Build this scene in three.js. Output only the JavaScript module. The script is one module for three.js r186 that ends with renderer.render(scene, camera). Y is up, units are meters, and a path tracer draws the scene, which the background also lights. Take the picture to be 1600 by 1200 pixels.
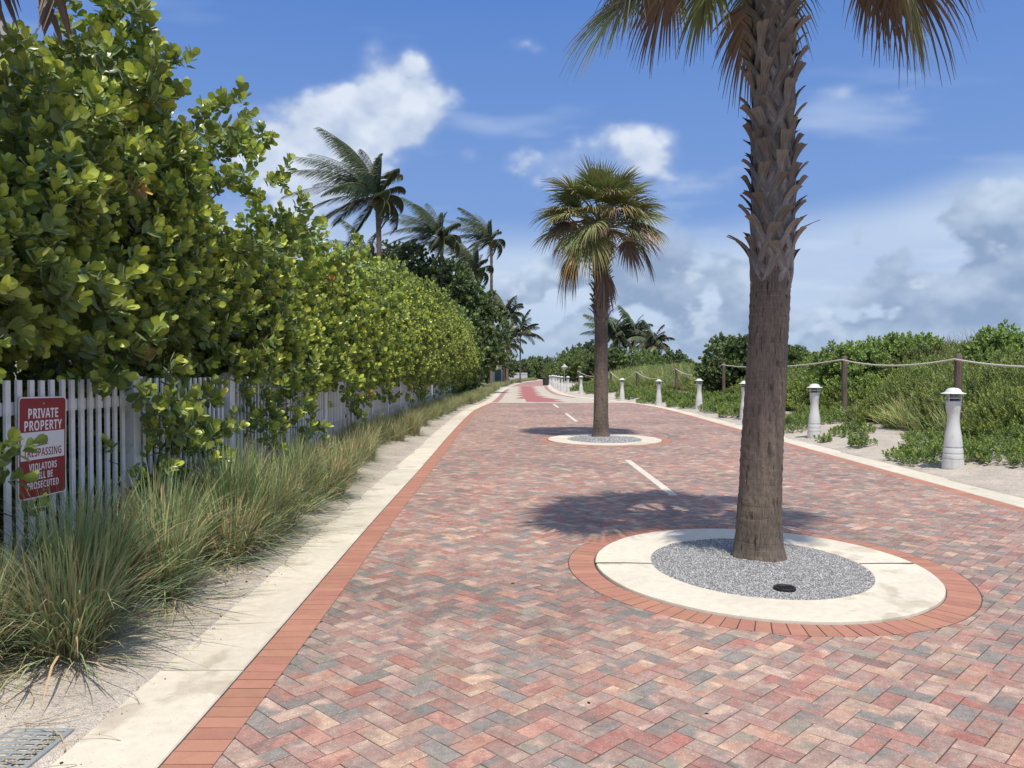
import * as THREE from 'three';
import { mergeGeometries } from 'three/addons/utils/BufferGeometryUtils.js';

// ---------------------------------------------------------------- camera, sky, sun, exposure
const scene = new THREE.Scene();
const EYE = 1.53, FOCAL = 1203;                       // metres above the paving; focal length in 1600 x 1200 pixels
const camera = new THREE.PerspectiveCamera(2 * Math.atan(600 / FOCAL) * 180 / Math.PI, 4 / 3, 0.05, 3000);
camera.position.set(0, EYE, 0);
camera.rotation.x = -Math.atan(18 / FOCAL);           // looks a hair below the horizon, straight up the path (-z)
scene.add(camera);

const renderer = new THREE.WebGLRenderer({ antialias: true });
renderer.toneMapping = THREE.LinearToneMapping;
renderer.toneMappingExposure = 1.24;
renderer.shadowMap.enabled = true;
renderer.shadowMap.type = THREE.PCFSoftShadowMap;

const SUN_DIR = new THREE.Vector3(0.38, 4.9, 1.9).normalize();   // high, behind the camera, a touch to the right
const sun = new THREE.DirectionalLight(new THREE.Color(1.0, 0.935, 0.83), 3.35);
sun.position.copy(SUN_DIR).multiplyScalar(80).add(new THREE.Vector3(0, 0, -25));
sun.target.position.set(0, 0, -25);
sun.castShadow = true;
sun.shadow.mapSize.set(4096, 4096);
Object.assign(sun.shadow.camera, { left: -45, right: 45, top: 60, bottom: -60, near: 1, far: 220 });
scene.add(sun, sun.target);

// ---------------------------------------------------------------- random numbers and noise
function rng(seed) { let a = seed >>> 0; return () => { a = (a + 0x6D2B79F5) | 0; let t = Math.imul(a ^ (a >>> 15), 1 | a); t = (t + Math.imul(t ^ (t >>> 7), 61 | t)) ^ t; return ((t ^ (t >>> 14)) >>> 0) / 4294967296; }; }
const lerp = (a, b, t) => a + (b - a) * t;
const clamp = (x, a = 0, b = 1) => Math.min(b, Math.max(a, x));
const sstep = (a, b, x) => { const t = clamp((x - a) / (b - a)); return t * t * (3 - 2 * t); };
function hash3(x, y, z) { let h = Math.imul(x, 374761393) ^ Math.imul(y, 668265263) ^ Math.imul(z, 1274126177); h = Math.imul(h ^ (h >>> 13), 1274126177); return ((h ^ (h >>> 16)) >>> 0) / 4294967296; }
function vnoise(x, y, z) {
  const xi = Math.floor(x), yi = Math.floor(y), zi = Math.floor(z); let fx = x - xi, fy = y - yi, fz = z - zi;
  fx = fx * fx * (3 - 2 * fx); fy = fy * fy * (3 - 2 * fy); fz = fz * fz * (3 - 2 * fz);
  const a = lerp(hash3(xi, yi, zi), hash3(xi + 1, yi, zi), fx), b = lerp(hash3(xi, yi + 1, zi), hash3(xi + 1, yi + 1, zi), fx);
  const c = lerp(hash3(xi, yi, zi + 1), hash3(xi + 1, yi, zi + 1), fx), d = lerp(hash3(xi, yi + 1, zi + 1), hash3(xi + 1, yi + 1, zi + 1), fx);
  return lerp(lerp(a, b, fy), lerp(c, d, fy), fz);
}
function fbm(x, y, z, o = 5) { let s = 0, a = 0.5, n = 0; for (let i = 0; i < o; i++) { s += a * vnoise(x, y, z); n += a; a *= 0.5; x = x * 2.03 + 17.1; y = y * 2.03 + 3.7; z = z * 2.03 + 9.2; } return s / n; }
// noise on a lattice that wraps every p cells (for tiling textures)
function pnoise(x, y, p, seed) {
  const xi = Math.floor(x), yi = Math.floor(y); let fx = x - xi, fy = y - yi;
  fx = fx * fx * (3 - 2 * fx); fy = fy * fy * (3 - 2 * fy);
  const w = (v) => ((v % p) + p) % p, x0 = w(xi), x1 = w(xi + 1), y0 = w(yi), y1 = w(yi + 1);
  return lerp(lerp(hash3(x0, y0, seed), hash3(x1, y0, seed), fx), lerp(hash3(x0, y1, seed), hash3(x1, y1, seed), fx), fy);
}
function pfbm(u, v, p, seed, o = 4) { let s = 0, a = 0.5, n = 0; for (let i = 0; i < o; i++) { s += a * pnoise(u * p, v * p, p, seed + i * 31); n += a; a *= 0.5; p *= 2; } return s / n; }

// ---------------------------------------------------------------- sky: air and clouds in every direction
{
  const W = 4096, H = 2048, data = new Float32Array(W * H * 4);
  const mix3 = (a, b, t) => [lerp(a[0], b[0], t), lerp(a[1], b[1], t), lerp(a[2], b[2], t)];
  const deg = 180 / Math.PI;
  // cumulus heads: bearing (degrees right of -z), height above the horizon, half sizes, strength
  const puffs = [[-8.3, 19.6, 3.0, 1.7, 0.62], [-10.6, 17.4, 4.8, 1.9, 0.60], [-14.5, 14.6, 6.2, 2.7, 0.56], [-15.5, 12.0, 3.4, 2.6, 0.35], [-7.4, 22.0, 1.2, 1.1, 0.34], [-9.8, 22.0, 1.1, 1.5, 0.32],
    [7.8, 15.6, 3.6, 2.3, 0.42], [3.0, 14.4, 2.6, 1.5, 0.40], [14.3, 13.0, 3.2, 1.5, 0.30], [-1.8, 26.6, 1.6, 0.7, 0.36], [2.2, 22.4, 2.4, 0.9, 0.20], [22, 18.6, 2.6, 0.9, 0.12], [-3.2, 15.3, 1.3, 0.9, 0.2],
    [18.0, 14.0, 2.2, 1.0, 0.2], [27, 17.5, 3.5, 0.8, 0.16]];
  for (let j = 0; j < H; j++) {
    const el = ((j + 0.5) / H - 0.5) * Math.PI, sy = Math.sin(el), cy = Math.cos(el), eld = el * deg;
    for (let i = 0; i < W; i++) {
      const th = ((i + 0.5) / W - 0.5) * 2 * Math.PI, dx = cy * Math.cos(th), dz = cy * Math.sin(th);
      const k = (j * W + i) * 4; data[k + 3] = 1;
      if (eld < -0.5) { data[k] = 0.30; data[k + 1] = 0.29; data[k + 2] = 0.27; continue; }
      let az = Math.atan2(dx, -dz) * deg;
      const e = Math.max(0, eld);
      let c = e < 9 ? mix3([0.270, 0.390, 0.580], [0.180, 0.305, 0.580], e / 9) : e < 26 ? mix3([0.180, 0.305, 0.580], [0.088, 0.196, 0.500], (e - 9) / 17) : mix3([0.088, 0.196, 0.500], [0.065, 0.150, 0.400], (e - 26) / 64);
      const g = dx * SUN_DIR.x + sy * SUN_DIR.y + dz * SUN_DIR.z;
      const glow = 1.1 * Math.pow(Math.max(0, g), 20) + 0.40 * Math.pow(Math.max(0, g), 4);
      c = [c[0] + glow, c[1] + glow, c[2] + glow * 0.95];
      // thin wisps
      const inv = 1 / (sy + 0.12), px = dx * inv, pz = dz * inv;
      const wisp = sstep(0.52, 0.80, fbm(px * 2.2 + 4, pz * 4.1, 7.7, 4)) * 0.32;
      c = mix3(c, [0.60, 0.68, 0.80], wisp * sstep(0, 8, e));
      // a high veil low in the sky, its upper edge climbing to either side
      const wob = (fbm(dx * 3.1, dz * 3.1, 2.2, 3) - 0.5) * 5;
      const edge = 9.0 + 2.4 * Math.cos((az - 150) / 57.3) * -1 + 3.6 * sstep(14, 40, az) * (1 - sstep(70, 130, az)) + wob;
      let veil = sstep(edge + 1.0, edge - 2.6, e) * (0.42 + 0.5 * fbm(dx * 5, sy * 16, dz * 5 + 3, 4));
      c = mix3(c, [0.52, 0.61, 0.73], clamp(veil));
      // cumulus: given heads plus scattered ones all round
      const nx = dx * 17, ny = sy * 24, nz = dz * 17, n1 = fbm(nx, ny, nz, 7);
      const wx = (fbm(nx * 0.6 + 9, ny * 0.6, nz * 0.6, 3) - 0.5) * 4.2, wy = (fbm(nx * 0.6, ny * 0.6 + 21, nz * 0.6, 3) - 0.5) * 3.0;
      let cov = 0;
      if (Math.abs(az) < 45 && e < 32) for (const [a0, e0, sa, se, w] of puffs) { const u = (az + wx - a0) / sa, v = (e + wy - e0) / se; cov += w * Math.exp(-(u * u + v * v)); }
      cov = Math.min(cov, 0.7);
      const away = sstep(38, 60, Math.abs(az));
      cov += away * sstep(0.52, 0.72, fbm(px * 1.3 + 31, pz * 1.3, 1.5, 4)) * 0.5 * (1 - sstep(55, 85, e));
      const a1 = clamp(0.66 * sstep(0.68, 0.92, n1 * 1.0 + cov * 0.70) + 0.46 * sstep(0.40, 0.85, n1 * 0.6 + cov)) * 0.80 * sstep(0.05, 0.20, cov);
      if (a1 > 0) {
        const up = fbm(nx + SUN_DIR.x * 0.4, ny + 0.7, nz + SUN_DIR.z * 0.4, 4);
        const lit = clamp(0.62 + (n1 - up) * 2.6);
        c = mix3(c, mix3([0.40, 0.48, 0.61], [0.70, 0.745, 0.80], lit), a1);
      }
      // low grey cumulus in front of the veil
      const m1 = fbm(dx * 11 + 40, sy * 17, dz * 11, 7), top = 8.0 + 3.2 * (fbm(dx * 6, 5.5, dz * 6, 3) - 0.5) * 3 + 2.2 * sstep(18, 38, Math.abs(az));
      const a2 = sstep(0.475, 0.555, m1 + (top - e) * 0.024 - 0.035) * sstep(top + 4, top - 1.0, e) * 0.80;
      const up2 = fbm(dx * 11 + 40, sy * 17 + 0.5, dz * 11, 5), lit2 = clamp(0.30 + (m1 - up2) * 2.8);
      c = mix3(c, mix3([0.185, 0.265, 0.415], [0.47, 0.56, 0.685], lit2), a2);
      // bright small tufts low down
      const t1 = fbm(dx * 22 + 7, sy * 30, dz * 22, 5);
      c = mix3(c, [0.54, 0.62, 0.73], sstep(0.58, 0.70, t1) * 0.6 * (1 - sstep(7, 10, e)) * sstep(1, 3, e));
      c = mix3(c, [0.245, 0.345, 0.500], 0.5 * (1 - sstep(0, 5, e)));
      data[k] = c[0]; data[k + 1] = c[1]; data[k + 2] = c[2];
    }
  }
  const tex = new THREE.DataTexture(data, W, H, THREE.RGBAFormat, THREE.FloatType);
  tex.mapping = THREE.EquirectangularReflectionMapping; tex.magFilter = tex.minFilter = THREE.LinearFilter; tex.needsUpdate = true;
  scene.background = tex; scene.environment = tex;
}

// ---------------------------------------------------------------- helpers
const V = (x, y, z) => new THREE.Vector3(x, y, z);
const UPV = V(0, 1, 0);
const lin = (r, g, b) => new THREE.Color().setRGB(r, g, b);
const names = new Map();
function numbered(n) { const k = names.get(n) || 0; names.set(n, k + 1); return k ? n + '_' + String(k).padStart(3, '0') : n; }
function tag(o, label, category, group, kind) { if (label) o.userData.label = label; if (category) o.userData.category = category; if (group) o.userData.group = group; if (kind) o.userData.kind = kind; return o; }
function thing(name, label, category, x = 0, y = 0, z = 0, group, kind) { const g = new THREE.Group(); g.name = numbered(name); g.position.set(x, y, z); scene.add(g); return tag(g, label, category, group, kind); }
function mesh(name, geo, mat, parent, kind) { const m = new THREE.Mesh(geo, mat); m.name = parent ? name : numbered(name); m.castShadow = m.receiveShadow = true; if (kind) m.userData.kind = kind; (parent || scene).add(m); return m; }
function copies(name, geo, mat, mats, cols, parent, kind = 'stuff') {
  const m = new THREE.InstancedMesh(geo, mat, mats.length); m.name = parent ? name : numbered(name); m.castShadow = m.receiveShadow = true;
  mats.forEach((q, i) => { m.setMatrixAt(i, q); if (cols) m.setColorAt(i, cols[i]); });
  m.userData.kind = kind; (parent || scene).add(m); return m;
}
// triangles with uv and colour, flat or smooth
class Tri {
  constructor() { this.p = []; this.u = []; this.c = []; this.n = []; }
  tri(a, b, c, ua, ub, uc, col) { for (const [q, w] of [[a, ua], [b, ub], [c, uc]]) { this.p.push(q[0], q[1], q[2]); this.u.push(w[0], w[1]); if (col) this.c.push(col[0], col[1], col[2]); } }
  quad(a, b, c, d, ua, ub, uc, ud, col) { this.tri(a, b, c, ua, ub, uc, col); this.tri(a, c, d, ua, uc, ud, col); }
  geo() { const g = new THREE.BufferGeometry(); g.setAttribute('position', new THREE.Float32BufferAttribute(this.p, 3)); g.setAttribute('uv', new THREE.Float32BufferAttribute(this.u, 2)); if (this.c.length) g.setAttribute('color', new THREE.Float32BufferAttribute(this.c, 3)); g.computeVertexNormals(); return g; }
}
// a smooth grid surface: f(u, v) -> [x, y, z], (nu + 1) x (nv + 1) points; uv in metres given by fuv
function sheet(nu, nv, f, fuv, fcol) {
  const p = [], t = [], c = [], idx = [];
  for (let j = 0; j <= nv; j++) for (let i = 0; i <= nu; i++) { const u = i / nu, v = j / nv; p.push(...f(u, v)); t.push(...(fuv ? fuv(u, v) : [u, v])); if (fcol) c.push(...fcol(u, v)); }
  for (let j = 0; j < nv; j++) for (let i = 0; i < nu; i++) { const a = j * (nu + 1) + i, b = a + 1, d = a + nu + 1, e = d + 1; idx.push(a, b, e, a, e, d); }
  const g = new THREE.BufferGeometry(); g.setAttribute('position', new THREE.Float32BufferAttribute(p, 3)); g.setAttribute('uv', new THREE.Float32BufferAttribute(t, 2)); if (fcol) g.setAttribute('color', new THREE.Float32BufferAttribute(c, 3)); g.setIndex(idx); g.computeVertexNormals(); return g;
}
function box(w, h, d, x = 0, y = 0, z = 0, cham = 0) {
  if (!cham) { const g = new THREE.BoxGeometry(w, h, d); g.translate(x, y, z); return g; }
  const s = new THREE.Shape(); const a = w / 2 - cham, b = d / 2 - cham; s.moveTo(-a, -b); s.lineTo(a, -b); s.lineTo(a, b); s.lineTo(-a, b); s.closePath();
  const g = new THREE.ExtrudeGeometry(s, { depth: h - 2 * cham, bevelEnabled: true, bevelThickness: cham, bevelSize: cham, bevelSegments: 1 });
  g.rotateX(-Math.PI / 2); g.translate(x, y - h / 2 + cham, z); return g;
}
function tube(points, r0, r1, seg = 6, rad = 6) {
  const curve = new THREE.CatmullRomCurve3(points), g = new THREE.TubeGeometry(curve, seg, 1, rad, false), P = g.attributes.position;
  const q = V(0, 0, 0), ce = V(0, 0, 0);
  for (let j = 0; j <= seg; j++) { curve.getPointAt(j / seg, ce); const r = lerp(r0, r1, j / seg); for (let i = 0; i <= rad; i++) { const k = j * (rad + 1) + i; q.fromBufferAttribute(P, k).sub(ce).multiplyScalar(r).add(ce); P.setXYZ(k, q.x, q.y, q.z); } }
  g.computeVertexNormals(); return g;
}
function merge(list) { const gs = list.map((g) => (g.index ? g.toNonIndexed() : g)); for (const g of gs) for (const k of Object.keys(g.attributes)) if (!['position', 'normal', 'uv', 'color'].includes(k)) g.deleteAttribute(k); return mergeGeometries(gs); }
function place(px, py, pz, dir, roll, s) { const q = new THREE.Quaternion().setFromUnitVectors(UPV, dir); q.multiply(new THREE.Quaternion().setFromAxisAngle(UPV, roll)); return new THREE.Matrix4().compose(V(px, py, pz), q, typeof s === 'number' ? V(s, s, s) : s); }
// textures
function texture(w, h, f, srgb = true) {
  const d = new Uint8Array(w * h * 4);
  for (let j = 0; j < h; j++) for (let i = 0; i < w; i++) { const c = f(i / w, j / h, i, j), k = (j * w + i) * 4; for (let q = 0; q < 3; q++) { const x = clamp(c[q]); d[k + q] = Math.round(255 * (srgb ? (x <= 0.0031308 ? 12.92 * x : 1.055 * Math.pow(x, 1 / 2.4) - 0.055) : x)); } d[k + 3] = 255; }
  const t = new THREE.DataTexture(d, w, h, THREE.RGBAFormat); t.wrapS = t.wrapT = THREE.RepeatWrapping; t.magFilter = THREE.LinearFilter; t.minFilter = THREE.LinearMipmapLinearFilter; t.generateMipmaps = true; if (srgb) t.colorSpace = THREE.SRGBColorSpace; t.needsUpdate = true; return t;
}
function scaled(t, sx, sy = sx) { const c = t.clone(); c.repeat.set(sx, sy); c.needsUpdate = true; return c; }
const mat = (o) => new THREE.MeshStandardMaterial({ roughness: 0.85, ...o });
const leafMat = (o) => new THREE.MeshPhysicalMaterial({ roughness: 0.85, transmission: 0.3, thickness: 0, side: THREE.DoubleSide, vertexColors: true, clearcoat: 0.35, clearcoatRoughness: 0.38, ...o });
// ---------------------------------------------------------------- surfaces
const paverTex = texture(1024, 1024, (u, v, i, j) => {           // blended red, mauve, grey and tan concrete, 2.4 m across
  const a = pfbm(u, v, 14, 11, 4), b = pfbm(u, v, 11, 57, 4), m = pfbm(u, v, 90, 91, 2), s = hash3(i, j, 5), s2 = hash3(i >> 1, j >> 1, 6);
  let c = [0.310, 0.206, 0.168];
  const red = sstep(0.52, 0.68, a), gry = sstep(0.50, 0.67, b), tan = sstep(0.52, 0.70, 1 - a) * (1 - gry * 0.8);
  const mixc = (t, k) => { c = c.map((x, q) => lerp(x, t[q], k)); };
  mixc([0.318, 0.152, 0.118], red * 0.6); mixc([0.45, 0.325, 0.245], tan * 0.75); mixc([0.198, 0.186, 0.164], gry * 0.85);
  const grain = 0.80 + 0.40 * m + (s - 0.5) * 0.30 + (s2 > 0.945 ? 0.55 : 0) - (s2 < 0.03 ? 0.25 : 0);
  return c.map((x) => x * grain);
});
const speckTex = texture(512, 512, (u, v, i, j) => { const g = 0.80 + 0.22 * pfbm(u, v, 12, 3, 4) + (hash3(i, j, 8) - 0.5) * 0.2 + (hash3(i >> 1, j >> 1, 4) > 0.97 ? 0.15 : 0); return [g, g, g]; });
const grainBump = texture(512, 512, (u, v, i, j) => { const g = 0.5 * pfbm(u, v, 64, 77, 3) + 0.5 * hash3(i, j, 12); return [g, g, g]; }, false);
const concreteTex = texture(1024, 1024, (u, v, i, j) => {
  const a = pfbm(u, v, 6, 21, 5), b = pfbm(u, v, 60, 22, 3), st = sstep(0.66, 0.78, pfbm(u, v, 9, 23, 5)), g = 0.86 + 0.20 * (a - 0.5) + 0.16 * (b - 0.5) + (hash3(i, j, 31) - 0.5) * 0.10 - st * 0.17 - (hash3(i >> 1, j >> 1, 33) > 0.994 ? 0.28 : 0);
  return [0.715 * g, 0.645 * g * (1 - st * 0.02), 0.520 * g * (1 - st * 0.06)];
});
const sandTex = texture(1024, 1024, (u, v, i, j) => {
  const a = pfbm(u, v, 7, 41, 5), b = pfbm(u, v, 90, 42, 3), h = hash3(i, j, 43), h2 = hash3(i >> 1, j >> 1, 44), h3 = hash3(i >> 2, j >> 2, 45);
  let g = 0.86 + 0.34 * (a - 0.5) + 0.34 * (b - 0.5) + (h - 0.5) * 0.26; if (h2 > 0.975) g += 0.25; if (h2 < 0.02) g -= 0.35; if (h3 < 0.012) g *= 0.5;
  return [0.60 * g, 0.525 * g, 0.43 * g];
});
const sandBump = texture(1024, 1024, (u, v, i, j) => { const g = 0.45 * pfbm(u, v, 14, 51, 5) + 0.35 * pfbm(u, v, 80, 52, 3) + 0.2 * hash3(i >> 1, j >> 1, 53); return [g, g, g]; }, false);
const gravelTex = texture(512, 512, (u, v, i, j) => { const h = hash3(i >> 2, j >> 2, 61), g = 0.20 + 0.45 * h * h + 0.08 * hash3(i, j, 62); return [g, g * 0.99, g * 0.97]; });
function barkField(u, v, i, j) {                                // u once round, v up 2 m: ring scars every few centimetres, fibres between
  const wob = pfbm(u, v, 5, 78, 4), ph = v * 44 + 1.6 * wob + 0.5 * pnoise(u * 9, v * 9, 9, 70), fr = ph - Math.floor(ph), amp = sstep(0.30, 0.62, pnoise(u * 7, v * 44, 4096, 74)), ridge = Math.exp(-fr * 9) * amp;
  const warp = 1.8 * pfbm(u, v, 12, 75, 3), fib = pnoise(u * 120 + warp, v * 34, 8192, 72), fine = pnoise(u * 240 + warp, v * 90, 16384, 73), crack = sstep(0.22, 0.08, pnoise(u * 52 + warp, v * 22, 8192, 76)), blot = pfbm(u, v, 6, 77, 4);
  return { ridge, fib, fine, crack, blot, s: hash3(i, j, 79) - 0.5 };
}
const trunkTex = texture(1024, 2048, (u, v, i, j) => {
  const q = barkField(u, v, i, j), g = 0.80 + 0.34 * (q.fib - 0.5) + 0.42 * (q.fine - 0.5) + 0.55 * (q.blot - 0.5) - 0.40 * q.crack + 0.50 * q.ridge + q.s * 0.2;
  return [0.200 * g, 0.154 * g, 0.118 * g];
});
const trunkBump = texture(1024, 2048, (u, v, i, j) => { const q = barkField(u, v, i, j), g = 0.42 + 0.22 * (q.fib - 0.5) + 0.2 * (q.fine - 0.5) - 0.28 * q.crack + 0.45 * q.ridge; return [g, g, g]; }, false);
const bootTex = texture(256, 512, (u, v, i, j) => { const f = pnoise(u * 40, v * 5, 4096, 81), a = pfbm(u, v, 5, 82, 4), g = 0.72 + 0.5 * (f - 0.5) + 0.7 * (a - 0.5) + (hash3(i, j, 83) - 0.5) * 0.12; return [0.262 * g, 0.232 * g, 0.208 * g]; });
const woodTex = texture(128, 512, (u, v, i, j) => { const f = pnoise(u * 24, v * 4, 4096, 85), a = pfbm(u, v, 4, 86, 4), g = 0.75 + 0.5 * (f - 0.5) + 0.5 * (a - 0.5) + (hash3(i, j, 87) - 0.5) * 0.1; return [0.20 * g, 0.145 * g, 0.115 * g]; });
const paintTex = texture(256, 512, (u, v, i, j) => { const a = pfbm(u, v, 4, 88, 4), d = sstep(0.62, 0.8, pfbm(u, v, 10, 89, 4)), g = 0.92 + 0.12 * (a - 0.5) - d * 0.14 + (hash3(i, j, 90) - 0.5) * 0.04; return [g, g, g * (1 - d * 0.04)]; });

const M = {
  paver: mat({ map: paverTex, bumpMap: grainBump, bumpScale: 0.0012, vertexColors: true, roughness: 0.86 }),
  brick: mat({ map: speckTex, bumpMap: grainBump, bumpScale: 0.0012, vertexColors: true, roughness: 0.86 }),
  joint: mat({ map: speckTex, color: lin(0.075, 0.062, 0.052), roughness: 1 }),
  concrete: mat({ map: concreteTex, bumpMap: grainBump, bumpScale: 0.001, vertexColors: true, roughness: 0.9 }),
  red: mat({ map: speckTex, color: lin(0.39, 0.140, 0.128), bumpMap: grainBump, bumpScale: 0.001, roughness: 0.85 }),
  farPaver: mat({ map: speckTex, color: lin(0.40, 0.22, 0.19), roughness: 0.9 }),
  sand: mat({ map: sandTex, bumpMap: sandBump, bumpScale: 0.03, vertexColors: true, roughness: 1 }),
  gravel: mat({ map: gravelTex, bumpMap: scaled(grainBump, 1), bumpScale: 0.006, roughness: 0.95 }),
  stone: mat({ vertexColors: false, roughness: 0.9 }),
  trunk: mat({ map: trunkTex, bumpMap: trunkBump, bumpScale: 0.008, roughness: 0.95 }),
  boot: mat({ map: bootTex, roughness: 0.9, side: THREE.DoubleSide }),
  wood: mat({ map: woodTex, roughness: 0.9 }),
  branch: mat({ map: woodTex, color: lin(0.75, 0.72, 0.68), roughness: 0.95 }),
  white: mat({ map: paintTex, color: lin(0.82, 0.82, 0.80), roughness: 0.5 }),
  bollard: mat({ map: paintTex, color: lin(0.71, 0.71, 0.685), roughness: 0.5 }),
  black: mat({ color: lin(0.012, 0.012, 0.012), roughness: 0.6 }),
  darkGlass: new THREE.MeshPhysicalMaterial({ color: lin(0.05, 0.055, 0.055), roughness: 0.15 }),
  rope: mat({ color: lin(0.62, 0.58, 0.48), roughness: 0.95 }),
  metal: mat({ map: speckTex, color: lin(0.40, 0.42, 0.40), metalness: 0.3, roughness: 0.55 }),
};

// ---------------------------------------------------------------- where the path runs (d = metres up the path, z = -d)
function spline(pts) {                       // monotone-ish cubic through (d, x)
  const n = pts.length, s = pts.map((p, i) => { const a = pts[Math.max(0, i - 1)], b = pts[Math.min(n - 1, i + 1)]; return (b[1] - a[1]) / (b[0] - a[0]); });
  return (d) => { if (d <= pts[0][0]) return pts[0][1] + s[0] * (d - pts[0][0]) * 0; if (d >= pts[n - 1][0]) return pts[n - 1][1] + s[n - 1] * (d - pts[n - 1][0]); let i = 0; while (pts[i + 1][0] < d) i++; const h = pts[i + 1][0] - pts[i][0], t = (d - pts[i][0]) / h, t2 = t * t, t3 = t2 * t; return (2 * t3 - 3 * t2 + 1) * pts[i][1] + (t3 - 2 * t2 + t) * h * s[i] + (-2 * t3 + 3 * t2) * pts[i + 1][1] + (t3 - t2) * h * s[i + 1]; };
}
const LX = spline([[-6, -1.36], [3, -1.37], [8, -1.43], [12.5, -1.46], [18.7, -1.53], [26, -1.57], [31, -1.53], [35, -1.33], [39, -1.08], [46, -0.9], [60, -0.75], [80, -0.2], [100, 0.7], [120, 2.2], [150, 5.5], [200, 13]]);
const RX = spline([[-6, 5.6], [5, 5.7], [9.3, 5.79], [16.7, 5.99], [25, 6.27], [31, 6.42], [35, 6.32], [38.3, 6.0], [41.8, 5.3], [43.8, 4.75], [47.8, 3.98], [53.5, 3.42], [60, 3.35], [70, 3.5], [84, 3.9], [97, 4.5], [120, 6.2], [150, 9.6], [200, 17]]);
const off = (f, d, w) => { const s = (f(d + 0.05) - f(d - 0.05)) / 0.1, l = Math.hypot(1, s); return [f(d) + w / l, -(d - w * s / l)]; };   // a point w metres to the right of the edge
const BR = 0.205, KERB = 0.43, PAVE_END = 39.0, RED_END = 86;
const RINGS = [{ x: 1.93, d: 6.05, ax: 1.27, az: 1.40 }, { x: 2.1, d: 17.5, ax: 1.29, az: 1.45 }];
const DASH = [[9.6, 13.4], [24.0, 28.8], [33.6, 37.4]], DASHX = 2.02, DASHW = 0.056;

// ---------------------------------------------------------------- ground: one sheet, sand with a dune on the sea side
function duneY(o) { return o < 0 ? 0 : o < 1.5 ? 0.17 * sstep(0, 1.5, o) : o < 8 ? 0.17 + 0.95 * sstep(1.5, 8, o) : 1.12 - 1.4 * sstep(9, 40, o); }
function groundY(x, z) {
  const d = -z, l = LX(d) - KERB, r = RX(d) + KERB;
  const n = (fbm(x * 1.7, 0.5, z * 1.7, 3) - 0.5) * 0.10 + (fbm(x * 6.5, 3.5, z * 6.5, 3) - 0.5) * 0.035;
  if (x > l && x < r) { const e = Math.min(x - l, r - x), sp = 0.42 * Math.max(0, fbm(x * 0.3 + 5, 2, z * 1.3, 4) - 0.47); if (e < sp) return 0.0045 + 0.012 * (1 - e / sp) * sstep(0, 0.05, sp - e); return e < 0.12 ? lerp(0.0, -0.08, e / 0.12) : -0.08; }
  if (x <= l) { const o = l - x; return 0.006 + (n + 0.03) * sstep(0.05, 0.7, o) + 0.02 * sstep(0.2, 1.2, o); }
  const o = x - r; return 0.006 + (n * 1.3 + 0.02) * sstep(0.05, 0.6, o) + duneY(o) * (d < 120 ? 1 : 0.6);
}
function litter(x, z) { const d = -z, l = LX(d) - KERB, r = RX(d) + KERB; if (x < l) return sstep(0.85, 1.8, l - x + (fbm(x * 2, 1, z * 2, 3) - 0.5) * 1.2) * 0.8; if (x > r) return sstep(1.9, 3.1, x - r + (fbm(x * 1.5, 1, z * 1.5, 3) - 0.5) * 1.6) * 0.85; return 0; }  // leaf litter tone, also painted dark to stand for shade inside the scrub
{
  const lines = (a) => { const out = []; for (const [p, q, s] of a) for (let x = p; x < q - s * 0.5; x += s) out.push(x); return out; };
  const xs = lines([[-700, -60, 40], [-60, -12, 4], [-12, -4.2, 0.6], [-4.2, -1.7, 0.07], [-1.7, 5.4, 0.35], [5.4, 10, 0.1], [10, 20, 0.5], [20, 60, 4], [60, 740, 40]]);
  const ds = lines([[-60, -6, 6], [-6, 1.5, 0.5], [1.5, 9, 0.08], [9, 24, 0.16], [24, 60, 0.5], [60, 160, 2.5], [160, 400, 12], [400, 1500, 60]]);
  const p = [], t = [], c = [], idx = [];
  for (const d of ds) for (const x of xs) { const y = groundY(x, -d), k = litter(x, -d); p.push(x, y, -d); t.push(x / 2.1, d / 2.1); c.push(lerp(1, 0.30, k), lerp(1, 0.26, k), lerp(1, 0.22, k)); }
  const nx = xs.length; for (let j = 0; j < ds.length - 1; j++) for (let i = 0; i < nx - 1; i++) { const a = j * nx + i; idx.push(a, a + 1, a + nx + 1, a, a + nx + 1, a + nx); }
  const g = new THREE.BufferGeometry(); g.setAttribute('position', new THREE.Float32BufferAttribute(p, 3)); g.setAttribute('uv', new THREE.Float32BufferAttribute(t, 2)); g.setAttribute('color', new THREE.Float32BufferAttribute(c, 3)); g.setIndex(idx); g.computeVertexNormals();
  tag(mesh('ground', g, M.sand), 'pale shell sand under the plants on both sides of the path', 'ground', null, 'structure');
}

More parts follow.
